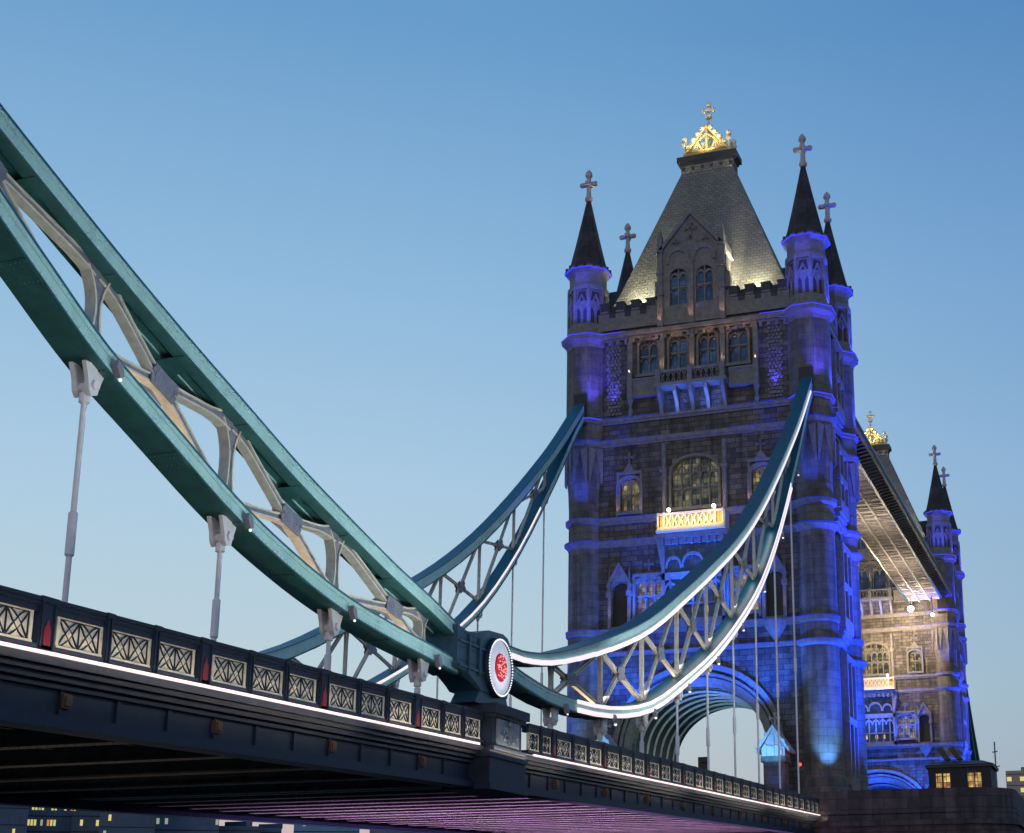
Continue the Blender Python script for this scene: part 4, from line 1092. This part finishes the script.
UL = smooth_tab([(-96, 13.6), (-91, 11.1), (-85.6, 8.85), (-84, 8.13), (-80.3, 6.72), (-77.6, 5.78), (-75.1, 4.98), (-72.4, 4.12), (-69.8, 3.42), (-67, 2.72), (-64.4, 2.17), (-62.4, 1.68)])
LL = smooth_tab([(-96, 13.0), (-91, 10.4), (-88, 8.9), (-85.5, 7.45), (-83.7, 6.35), (-82.2, 5.5), (-80.3, 4.48), (-78, 3.56), (-75.1, 2.45), (-72.5, 1.72), (-69.8, 1.18), (-67, .88), (-64.4, .70), (-62.4, .55)])
_ub = [(-58.2, 1.42), (-55.5, 1.55), (-53.5, 1.98), (-48.73, 3.22), (-44.62, 4.54), (-41.25, 5.76), (-37.14, 7.69), (-32.67, 9.84), (-28.37, 11.94), (-23.5, 14.6), (-18.62, 17.85), (-12.24, 22.67), (-6.95, 27.12), (-3.87, 30.06), (-1.2, 32.6)]
_lb = [(-58.2, .85), (-55.46, .51), (-52.29, .41), (-48.15, .67), (-42.52, 1.61), (-37.29, 3.46), (-31.73, 5.71), (-24.9, 9.23), (-19.69, 12.56), (-15.32, 16.21), (-13.62, 18.1), (-9.91, 22.0), (-6.5, 25.9), (-3.82, 29.2), (-1.2, 31.9)]
def tU(x): return .42+.20*max(0, min(1, (x+57)/10))*(1 if x < -30 else max(.75, 1-(x+30)/110))
nodesR = [-58.2, -56.4]+hang_R+[-6.0, -3.5, -1.2]
def node_tab(tab, half): return [(x, lerp(tab, x)+half) for x in nodesR]
UR = smooth_tab(node_tab(_ub, .33), 3); LR = smooth_tab(node_tab(_lb, .26), 3)

def chord(name, tab, th, y0, y1, par_, side, plate, soff, rivets=False):
    """box chord along tab (centre line): side webs, dark cover plates top and bottom"""
    pts = [Vector((x, 0, z)) for x, z in tab]; N = len(pts)
    nr = []
    for i in range(N):
        d = (pts[min(N-1, i+1)]-pts[max(0, i-1)]).normalized(); nr.append(Vector((-d.z, 0, d.x)))
    def run(mb, a, b_, ya, yb, mi=0):
        """a,b_: offsets along the normal (functions or numbers)"""
        fa = a if callable(a) else (lambda x: a); fb = b_ if callable(b_) else (lambda x: b_)
        vs = []; fs = []
        for p, n_ in zip(pts, nr):
            A_ = p+n_*fa(p.x); B_ = p+n_*fb(p.x)
            vs += [(A_.x, ya, A_.z), (A_.x, yb, A_.z), (B_.x, yb, B_.z), (B_.x, ya, B_.z)]
        for i in range(N-1):
            for k in range(4): fs.append((i*4+k, i*4+(k+1) % 4, i*4+4+(k+1) % 4, i*4+4+k))
        fs.append((3, 2, 1, 0)); fs.append(tuple((N-1)*4+k for k in range(4)))
        mb.add(vs, fs, mi)
    h = th if callable(th) else (lambda x: th)
    sg = 1 if y0 > 0 else -1
    yo, yi = (y0, y1) if abs(y0) > abs(y1) else (y1, y0)
    mb = MB()
    run(mb, lambda x: -h(x)/2+.03, lambda x: h(x)/2-.03, yo-sg*.06, yo-sg*.16); run(mb, lambda x: -h(x)/2+.03, lambda x: h(x)/2-.03, yi+sg*.06, yi+sg*.16)
    # raised flange angles on the outer web
    run(mb, lambda x: -h(x)/2+.03, lambda x: -h(x)/2+.13, yo-sg*.02, yo-sg*.06); run(mb, lambda x: h(x)/2-.13, lambda x: h(x)/2-.03, yo-sg*.02, yo-sg*.06)
    if rivets:
        L = 0
        for i in range(N-1):
            seg = pts[i+1]-pts[i]; ln = seg.length; k = int(ln/.17)
            for j in range(k):
                p = pts[i]+seg*(j/k); n_ = nr[i]
                for off in (-h(p.x)/2+.08, h(p.x)/2-.08):
                    q_ = p+n_*off; mb.rivet((q_.x, yo-sg*.02, q_.z), (0, sg, 0), .034)
        for x in [-94+2.63*k for k in range(36)]:          # riveted splice plates
            if not (pts[0].x+.6 < x < pts[-1].x-.6): continue
            z = lerp(tab, x); d = Vector((1, 0, (lerp(tab, x+.2)-lerp(tab, x-.2))/.4)).normalized(); n_ = Vector((-d.z, 0, d.x)); c0 = Vector((x, 0, z)); hh = h(x)/2-.135
            q4 = [c0-d*.34-n_*hh, c0+d*.34-n_*hh, c0+d*.34+n_*hh, c0-d*.34+n_*hh]
            for a_ in (-.27, -.16, -.05, .05, .16, .27):
                for b_ in (-hh*.6, hh*.6):
                    v = c0+d*a_+n_*b_; mb.rivet((v.x, yo-sg*.058, v.z), (0, sg, 0), .03)
    o = mb.build(name, side, par_)
    mb = MB(); run(mb, lambda x: h(x)/2-.03, lambda x: h(x)/2+.02, y0, y1)
    mb.build('cover_plate', plate, o)
    mb = MB()
    if name == 'upper_chord':           # open trough: a flange along each web, dark plate added as the shade between
        run(mb, lambda x: -h(x)/2-.02, lambda x: -h(x)/2+.03, yo, yo-sg*.34); run(mb, lambda x: -h(x)/2-.02, lambda x: -h(x)/2+.03, yi, yi+sg*.20); run(mb, lambda x: -h(x)/2+.11, lambda x: -h(x)/2+.13, yo-sg*.17, yi+sg*.17)
    else: run(mb, lambda x: -h(x)/2-.02, lambda x: -h(x)/2+.03, y0, y1)
    # stiffener seams across the soffit
    for x in [-93+2.63*k for k in range(36)]:
        if not (pts[0].x+.6 < x < pts[-1].x-.6): continue
        z = lerp(tab, x); d = Vector((1, 0, (lerp(tab, x+.2)-lerp(tab, x-.2))/.4)).normalized(); n_ = Vector((-d.z, 0, d.x)); c0 = Vector((x, 0, z))-n_*(h(x)/2+.02)
        q4 = [c0-d*.3, c0+d*.3, c0+d*.3-n_*.018, c0-d*.3-n_*.018]
        mb.hexa([(v.x, min(y0, y1)+.03, v.z) for v in q4], [(v.x, max(y0, y1)-.03, v.z) for v in q4])
        if rivets and name != 'upper_chord':
            for a_ in (-.24, -.12, .12, .24):
                for j in range(7): v = c0+d*a_-n_*.018; mb.rivet((v.x, min(y0, y1)+.1+j*.115, v.z), tuple(-n_), .024)
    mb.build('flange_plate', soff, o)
    return o

MCOUNT = [0]
def member(mb, p, q, d0, hw, flare0, flare1, yc, wf=.5, tw=.05, flen=.9):
    """I-section bar in the XZ plane from p to q, deeper at its ends"""
    p, q = Vector((p[0], 0, p[1])), Vector((q[0], 0, q[1])); L = (q-p).length
    if L < .3: return
    MCOUNT[0] += 1; tw += .005*(MCOUNT[0] % 6); wf += .007*(MCOUNT[0] % 6)
    d = (q-p)/L; n_ = Vector((-d.z, 0, d.x)); N = 10
    def dep(s):
        a = flare0*max(0, 1-s/flen)**2 if flen else 0; b_ = flare1*max(0, 1-(L-s)/flen)**2
        return d0/2+a+b_
    prev = None
    for i in range(N+1):
        s = L*i/N
        if i in (1, N-1): s = L*(i/N)
        c = p+d*s; h = dep(s)
        cur = (c+n_*h, c+n_*(h-.05), c-n_*(h-.05), c-n_*h)
        if prev:
            for a, b_ in ((0, 1), (2, 3)):
                P0, P1, P2, P3 = prev[a], prev[b_], cur[b_], cur[a]
                mb.hexa([(v.x, yc-wf/2, v.z) for v in (P0, P1, P2, P3)], [(v.x, yc+wf/2, v.z) for v in (P0, P1, P2, P3)])
            P0, P1, P2, P3 = prev[1], prev[2], cur[2], cur[1]
            for e in (-1, 1):
                mb.hexa([(v.x, yc+e*(wf/2-.03-tw/4), v.z) for v in (P0, P1, P2, P3)], [(v.x, yc+e*(wf/2-.05-tw/4), v.z) for v in (P0, P1, P2, P3)], 1)  # grey sides, cream flanges: unlit and lit faces split by colour
        prev = cur

def gusset(mb, c, dirs, r, yc, rivets=True, sgn=-1):
    """one star-shaped riveted plate on each face, joined by a core"""
    ds = sorted([Vector(d).normalized() for d in dirs], key=lambda d: math.atan2(d.y, d.x))
    poly = []; n = len(ds); c_ = Vector(c)
    for i, d in enumerate(ds):
        nn = Vector((-d.y, d.x)); e = ds[(i+1) % n]; bis = (d+e)
        poly += [tuple(c_+d*r-nn*.115), tuple(c_+d*r+nn*.115)]
        ang = d.angle(e) if d.length and e.length else 1
        bis = bis.normalized() if bis.length > .05 else nn
        poly.append(tuple(c_+bis*min(.34, .24/max(.5, math.sin(ang/2)))))
    for s in (-1, 1):
        y = yc+s*.15; mb.prism(poly, 'y', y-.015, y+.015)
    mb.box(c[0]-.06, c[0]+.06, yc-.14, yc+.14, c[1]-.06, c[1]+.06)
    if rivets:
        for d in ds:
            nn = Vector((-d.y, d.x))
            for t in [i*.12 for i in range(1, int(r/.12))]:
                for w_ in (-.075, .0, .075):
                    v = c_+d*t+nn*w_; mb.rivet((v.x, yc+sgn*.165, v.y), (0, sgn, 0), .03)

def chain(lab, U, Lw, tUf, tL, xs, sgn, near, group, leds, left=False, ends=()):
    yc = sgn*9.3; y0, y1 = sgn*9.75, sgn*8.86
    t = empty('suspension_chain', (xs[0], yc, lerp(Lw, xs[0])), lab, 'suspension chain', group)
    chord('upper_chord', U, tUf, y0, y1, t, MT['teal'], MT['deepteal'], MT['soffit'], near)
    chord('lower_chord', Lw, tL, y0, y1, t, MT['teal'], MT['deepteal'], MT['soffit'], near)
    f = lambda x: tUf(x) if callable(tUf) else tUf
    P = [(x, lerp(Lw, x)+tL/2, lerp(U, x)-f(x)/2) for x in xs]
    P = [p for p in P if p[2]-p[1] > .15]
    for x, zl, zu in P:
        hgt = zu-zl
        if x in ends: continue
        mb = MB(); member(mb, (x, zl), (x, zu), .20 if left else .16, 0, (.13 if left else .10) if hgt > .9 else .05, (.34 if left else .12) if hgt > .9 else .05, yc, .27 if left else .15, .04, min(1.0, hgt*.5)); mb.build('post', [MT['cream'], MT['gusset'] if left else MT['webgrey']], t)
    for (xa, la, ua), (xb, lb, ub_) in zip(P[:-1], P[1:]):
        # crossing point of the two diagonals
        ha, hb = ua-la, ub_-lb; tt = ha/(ha+hb); cx = xa+(xb-xa)*tt; cz_ = la+(ub_-la)*tt
        small = min(ha, hb) < .7
        ends4 = [(xa+.12, la), (xa+.12, ua), (xb-.12, lb), (xb-.12, ub_)]
        for e in ends4:
            mb = MB(); member(mb, e, (cx, cz_), (.20 if left else .17), 0, (.17 if left and e[1] > cz_ else .10 if left else .06) if not small else .03, .05, yc, .25 if left else .14, .04, 1.0 if left else .8); mb.build('diagonal', [MT['cream'], MT['gusset'] if left else MT['webgrey']], t)
        mb = MB()
        gusset(mb, (cx, cz_), [(e[0]-cx, e[1]-cz_) for e in ends4], .5 if not small else .26, yc, near, sgn)
        mb.build('gusset_plate', MT['gusset'], t)
    # LED strips along the bottom edges of the webs
    for tab, th, xa, xb, offs in leds:
        mb = MB(); pts = [p for p in tab if xa-.01 <= p[0] <= xb+.01]
        thf = th if callable(th) else (lambda x: th)
        for (x0, z0), (x1, z1) in zip(pts[:-1], pts[1:]):
            d = Vector((x1-x0, z1-z0)).normalized(); nx, nz = -d.y, d.x
            for off in offs:
                a0 = off if off else 0
                o0, o1 = (-thf(x0)/2+.0, -thf(x0)/2+.19) if off < 0 else (thf(x0)/2-.15, thf(x0)/2-.0)
                yw = y0 if sgn < 0 else y1; ya, yb = sorted((yw-.01, yw-.05))
                mb.hexa([(x0+nx*o0, ya, z0+nz*o0), (x1+nx*o0, ya, z1+nz*o0), (x1+nx*o1, ya, z1+nz*o1), (x0+nx*o1, ya, z0+nz*o1)],
                        [(x0+nx*o0, yb, z0+nz*o0), (x1+nx*o0, yb, z1+nz*o0), (x1+nx*o1, yb, z1+nz*o1), (x0+nx*o1, yb, z0+nz*o1)])
        mb.build('led_strip', MT['led'], t)
    return t
grpC = 'stiffened suspension chains of the side spans'
chain('pale teal riveted chain sweeping down from the upper left corner to the roundel', UL, LL, .46, .46, [-96, -90.9, -85.6]+hang_L, -1, True, grpC, [], True)
c1 = chain('pale teal chain edged with white light rising from the roundel to the near turret', UR, LR, tU, .50, hang_R, -1, True, grpC, [(UR, tU, -58.2, -2.5, (-1,)), (LR, .5, -51.7, -9, (-1, 1))], False)
for k in range(1, 7):
    x = hang_R[k]+2.7; z = lerp(LR, x)+.75; dz = lerp(LR, x+.5)-lerp(LR, x-.5)
    o = light('AREA', (x, -9.3, z), 11, (1, .9, .82), None, sx=5.2, sy=.25, name='chain_fill_light')  # added above the lower chord to brighten its top plate
    d = Vector((1, 0, dz)).normalized(); up_ = Vector((-d.z, 0, d.x)); o.matrix_world = Matrix(((d.x, 0, up_.x, x), (0, 1, 0, -9.3), (d.z, 0, up_.z, z), (0, 0, 0, 1)))
c2 = chain('darker blue chain rising behind to the left turret on the far side of the road', UR, LR, tU, .50, hang_R, 1, False, grpC, [(LR, .5, -36.8, -9, (1,))], False)
for src, lab in ((c1, 'chain beyond the far tower hidden behind its blue turrets'), (c2, 'thin green chain slanting down behind the far tower')):
    c = copy_tree(src); o = c.location.copy()
    c.rotation_euler = (0, 0, math.pi); c.location = (2*(TX+42.02)-o.x, -o.y, o.z); tag(c, lab)

# white lights along the inner faces catching the far chain (lamps on the footways)
def warm_up(x, y, p, w, c=(1, .72, .45)):
    light('AREA', (x, y, ztop(x)-.6), p, c, (x, y*1.06, 20), sx=w, sy=.5, name='footway_light')
def chain_light(x, sgn, tabL, p, w, c=(1, .74, .48)):
    z = lerp(tabL, x)+.32; dz = lerp(tabL, x+.5)-lerp(tabL, x-.5)
    o = light('AREA', (x, sgn*9.3, z), p, c, None, sx=w, sy=.35, name='chain_light')
    d = Vector((1, 0, dz)).normalized(); up_ = Vector((-d.z, 0, d.x)); o.matrix_world = Matrix(((d.x, 0, -up_.x, x), (0, -1, 0, sgn*9.3), (d.z, 0, -up_.z, z), (0, 0, 0, 1)))
for i, x in enumerate([-83, -77.7, -72.4, -67.1]): chain_light(x, -1, LL, 9 if i < 3 else 6, 4.6)
for i, x in enumerate([hang_R[k]+2.77 for k in range(8)]): chain_light(x, -1, LR, 20-1*i, 5.0)
# floodlights on the river side washing the outer webs of the near chain
a_ = light('AREA', (-74, -15.5, -.6), 260, (.85, .97, 1), (-75.5, -9.7, 4.6), sx=22, sy=.5); a_.data.spread = R(75)
a_ = light('AREA', (-36, -17.0, 1.5), 420, (.9, .96, 1), (-33, -9.7, 7), sx=26, sy=.6); a_.data.spread = R(90)

# casing and roundel
cs = empty('chain_pin_casing', (-60, -9.3, -.4), 'dark blue riveted steel casing where the two chains meet', 'pin casing')
mb = MB()
mb.prism([(-62.8, .50), (-61.9, .42), (-61.2, .15), (-60.9, 0), (-58.75, 0), (-58.6, .4), (-58.6, 1.95), (-58.8, 2.12), (-59.2, 2.2), (-60.4, 2.12), (-61.4, 1.85), (-62.1, 1.78), (-62.8, 1.88)], 'y', -9.88, -8.72)
mb.prism([(-61.3, -.43), (-58.5, -.43), (-58.75, .02), (-60.9, .02)], 'y', -9.84, -8.95)
for z in (.55, 1.35):
    mb.box(-62.7, -60.5, -9.93, -9.88, z, z+.07)
for x in (-62.0, -61.2): mb.box(x, x+.08, -9.95, -9.88, .45, 1.7)
for x in [-62.7+.13*k for k in range(18)]:
    for z in (.62, .75, 1.2, 1.5, 1.7): mb.rivet((x, -9.93 if z in (.55,) else -9.89, z), (0, -1, 0), .022)
mb.build('casing', paint('casing_teal_navy', (.02, .085, .13), .45, 0, .3, 3, .1), cs)
rd = (-59.75, .93)
mb = MB(); N = 40
def ringp(r, y): return [(rd[0]+r*math.cos(2*math.pi*k/N), y, rd[1]+r*math.sin(2*math.pi*k/N)) for k in range(N)]
def tubering(mb, prof, mi=0):
    vs = []; fs = []
    for r, y in prof: vs += ringp(max(r, .002), y)
    for j in range(len(prof)-1):
        for k in range(N): fs.append((j*N+k, j*N+(k+1) % N, (j+1)*N+(k+1) % N, (j+1)*N+k))
    mb.add(vs, fs, mi)
tubering(mb, [(1.03, -9.4), (1.03, -9.98), (1.0, -10.06), (.95, -10.06), (.94, -10.02)])
ro = mb.build('roundel', MT['navy'], cs); ro['label'] = 'round white roundel ringed with small lights, red glowing crest in its centre'
mb = MB(); tubering(mb, [(.94, -10.03), (.5, -10.06), (.48, -10.04), (0, -10.04)]); mb.build('disc', MT['disc'], ro)
mb = MB()
for k in range(60):
    a = 2*math.pi*k/60; mb.ball((rd[0]+.965*math.cos(a), -10.08, rd[1]+.965*math.sin(a)), .03, 6, 4)
mb.build('bulb_ring', MT['bulbw'], ro)
mb = MB(); tubering(mb, [(.48, -10.07), (.45, -10.1), (0, -10.1)]); em = mb.build('crest', MT['redlit'], ro)
mb = MB()
for k in range(60):
    a = random.uniform(0, 6.28); r = .42*math.sqrt(random.random()); mb.ball((rd[0]+r*math.cos(a), -10.11, rd[1]+r*math.sin(a)), .024, 6, 4)
mb.build('crest_bulbs', emit('pale_red_bulbs', (1, .36, .34), 1.0), em)
light('SPOT', (-59.75, -11.7, .1), 130, (.95, .95, 1), (-59.75, -10, .95), .3, 60)

# hangers
def hanger(x, sgn, lab, U_, Lw, big, tL=.48):
    yc = sgn*9.3; zb = lerp(Lw, x)-tL/2
    t = empty('hanger_rod', (x, yc, zb), lab, 'hanger rod', 'hanger rods below the %s chains' % ('near' if sgn < 0 else 'far'))
    zd = ztop(x)-1.05
    s = .8 if zb-zd > 1.6 else .55
    mb = MB()
    for dy in (-.17, .17):
        mb.prism([(x-.42*s, zb+.03), (x+.45*s, zb+.03), (x+.22*s, zb-.55*s), (x+.16*s, zb-.78*s), (x-.08*s, zb-.86*s), (x-.2*s, zb-.7*s), (x-.25*s, zb-.4*s)], 'y', yc+dy-.05, yc+dy+.05)
    mb.build('bracket', MT['white'], t)
    if sgn < 0:
        mb = MB(); mb.prism([(x+.25, zb+.2), (x+.42, zb+.12), (x+.48, zb-.12), (x+.36, zb-.18), (x+.22, zb+.02)], 'y', -9.9, -9.74); b_ = mb.build('lamp_bracket', MT['gusset'], t)
        mb = MB(); mb.ball((x+.42, -9.84, zb-.2), .04 if x < -50 else .07, 8, 6); mb.build('lamp', MT['bulbw'], b_)
    mb = MB(); mb.tube((x+.02, yc-.28, zb-.55*s), (x+.02, yc+.28, zb-.55*s), .13*s, 12); mb.build('pin', MT['white'], t)
    mb = MB(); r = .062
    mb.tube((x, yc, zb-.6*s), (x, yc, zd), r, 10); rod = mb.build('rod', MT['white'], t, smooth=True)
    h = zb-zd; cz_ = zd+h*(.42 if h > 2 else .3)
    mb = MB(); L = .5 if h > 2 else .2
    mb.lathe([(.06, cz_-L), (.1, cz_-L+.05), (.1, cz_+L-.05), (.06, cz_+L)], 10, (x, yc))
    mb.build('turnbuckle', MT['white'], rod, smooth=True); mb = MB()
    mb.lathe([(.06, zb-1.05*s), (.12, zb-1.0*s), (.12, zb-.75*s), (.06, zb-.7*s)], 10, (x, yc)); mb.build('socket', MT['white'], rod, smooth=True)
ordn = ['first', 'second', 'third', 'fourth', 'fifth', 'sixth', 'seventh', 'eighth', 'ninth']
for i, x in enumerate(reversed(hang_L)): hanger(x, -1, 'white hanger rod, %s from the roundel on the upper left side' % ordn[i], UL, LL, True)
for i, x in enumerate(hang_R): hanger(x, -1, 'white hanger rod under the near chain, %s from the roundel towards the tower' % ordn[i], UR, LR, False, .52)
for i, x in enumerate(hang_R): hanger(x, 1, 'thin dark hanger rod of the rear chain, %s from its low end' % ordn[i], UR, LR, False, .52)

# purple light thrown on the underside of the outer half of the span
for x in (-10, -18, -26, -34, -42):
    for y in (-4, 5): light('SPOT', (x, y, -11.5), 7500, (.74, .44, 1.0), (x-1.5, y, -1.5), .6, 100, .9)
light('SPOT', (-70, -2, -11.5), 350, (1, .75, .5), (-72, 0, -2), .6, 130, .9)
light('SPOT', (-9, -13, -8), 300, (.8, .35, .9), (-5.4, -13, -2), .5, 110)

# ------------------------------------------------------------------ skyline
def far_block(u0, u1, vt, dist, name, lab, mat, cat='building', win=None, depth=18, group='office buildings across the river'):
    u0 -= 2.5; u1 += 2.5
    def G(u, dd): d = ray(u, 833); h = math.hypot(d.x, d.y); return Vector((CP.x+d.x/h*dd, CP.y+d.y/h*dd, 0))
    a, b_ = G(u0, dist), G(u1, dist); m_ = (a+b_)/2
    d = ray((u0+u1)/2, vt); h = math.hypot(d.x, d.y); ht = CP.z+d.z/h*dist
    e = (b_-a).normalized(); nrm = Vector((m_.x-CP.x, m_.y-CP.y, 0)).normalized()
    c, dd = b_+nrm*depth, a+nrm*depth
    t = empty(name, (m_.x, m_.y, -13), lab, cat, group)
    mb = MB(); mb.hexa([(p.x, p.y, -13) for p in (a, b_, c, dd)], [(p.x, p.y, ht) for p in (a, b_, c, dd)])
    mb.build('wall', mat, t)
    w = (b_-a).length
    if win:
        fl, cols, prob, mats, z_lo = win
        fh = 3.4
        rnd = random.Random(int(u0*7+3))
        mb = MB()
        k = 0
        while ht-1-k*fh > z_lo:
            z = ht-1-k*fh; k += 1
            p, q = a-nrm*.15, b_-nrm*.15
            mb.hexa([(p.x, p.y, z-.2), (q.x, q.y, z-.2), (b_.x, b_.y, z-.2), (a.x, a.y, z-.2)], [(p.x, p.y, z), (q.x, q.y, z), (b_.x, b_.y, z), (a.x, a.y, z)])
            for j in range(cols):
                if rnd.random() > prob: continue
                s0, s1 = (j+.15)/cols, (j+.85)/cols
                p, q = a+(b_-a)*s0-nrm*.12, a+(b_-a)*s1-nrm*.12
                wmb = MB(); pi, qi = p+nrm*.1, q+nrm*.1
                wmb.hexa([(p.x, p.y, z-2.2), (q.x, q.y, z-2.2), (qi.x, qi.y, z-2.2), (pi.x, pi.y, z-2.2)], [(p.x, p.y, z-.9), (q.x, q.y, z-.9), (qi.x, qi.y, z-.9), (pi.x, pi.y, z-.9)])
                wmb.build('lit_window', rnd.choice(mats), t)
        mb.build('floor_bands', MT['navy'], t)
    # roof plant
    mb = MB(); p = m_+nrm*4; mb.box(p.x-w*.15, p.x+w*.1, p.y-3, p.y+3, ht, ht+1.2); mb.build('roof_plant', mat, t)
    return t, a, b_, ht, nrm
glassb = paint('dusk_blue_facade', (.06, .11, .17), .3, 0, .35, .15)
glassc = paint('dark_slate_facade', (.045, .085, .13), .3, 0, .35, .15)
glassd = paint('blue_glass_facade', (.10, .24, .36), .2, 0, .2, .15)
wy, ww, wr = emit('yellow_office_light', (.9, .75, .25), .7), emit('pale_office_light', (.55, .6, .45), .5), emit('orange_office_light', (.95, .3, .1), .7)
far_block(-70, 24, 785, 330, 'office_building', 'dark office block at the far left under the deck', glassc, win=(0, 26, .10, [wy, ww], 2))
far_block(25, 72, 780, 350, 'office_building', 'office block with rows of yellow and orange lit windows', glassb, win=(0, 16, .5, [wy, ww, wy, wr], 2))
far_block(73, 100, 811, 345, 'office_building', 'low roofed block under a gap of pink sky', glassc, win=(0, 8, .25, [wy], 2))
far_block(101, 152, 790, 335, 'office_building', 'tall dark block with a line of green-yellow windows', glassc, win=(0, 14, .22, [wy, ww], 2))
far_block(153, 216, 795, 350, 'office_building', 'bluish glazed block with a stepped blue parapet', glassb, win=(0, 16, .08, [ww], 2))
far_block(219, 258, 826, 360, 'office_building', 'low dark pavilion roof with a green lit row', glassc, win=(0, 10, .7, [ww], 2))
far_block(262, 279, 828, 370, 'office_building', 'small dark block beside a yellow light', glassc, win=(0, 4, .5, [wy], 2))
far_block(296, 357, 800, 380, 'office_building', 'plain blue glass block near the middle of the skyline', glassd, win=(0, 16, .04, [ww], 2))
far_block(372, 470, 826, 300, 'office_building', 'dark low block half lost behind the purple deck lights', glassc)
far_block(985, 1016, 792, 420, 'waterfront_building', 'pale far waterfront building past the right end of the pier', paint('pale_far_stone', (.25, .27, .27), .8, 0, .2, .3), group='distant waterfront buildings')
far_block(1012, 1060, 770, 460, 'waterfront_building', 'dark waterfront block at the right edge of the picture', glassc, win=(0, 8, .3, [wy], 2), group='distant waterfront buildings')
# mast
d = ray(1000, 833); h = math.hypot(d.x, d.y); mx, my = CP.x+d.x/h*300, CP.y+d.y/h*300
t = empty('ship_mast', (mx, my, -13), 'thin ship mast rising beyond the right end of the pier', 'mast')
mb = MB(); mb.tube((mx, my, -13), (mx, my, 27), .15); mb.build('pole', MT['gusset'], t)
mb = MB(); mb.tube((mx-1, my-.8, 22), (mx+1, my+.8, 22), .12); mb.tube((mx-.6, my-.5, 25), (mx+.6, my+.5, 25), .12); mb.build('crosstrees', MT['gusset'], t)
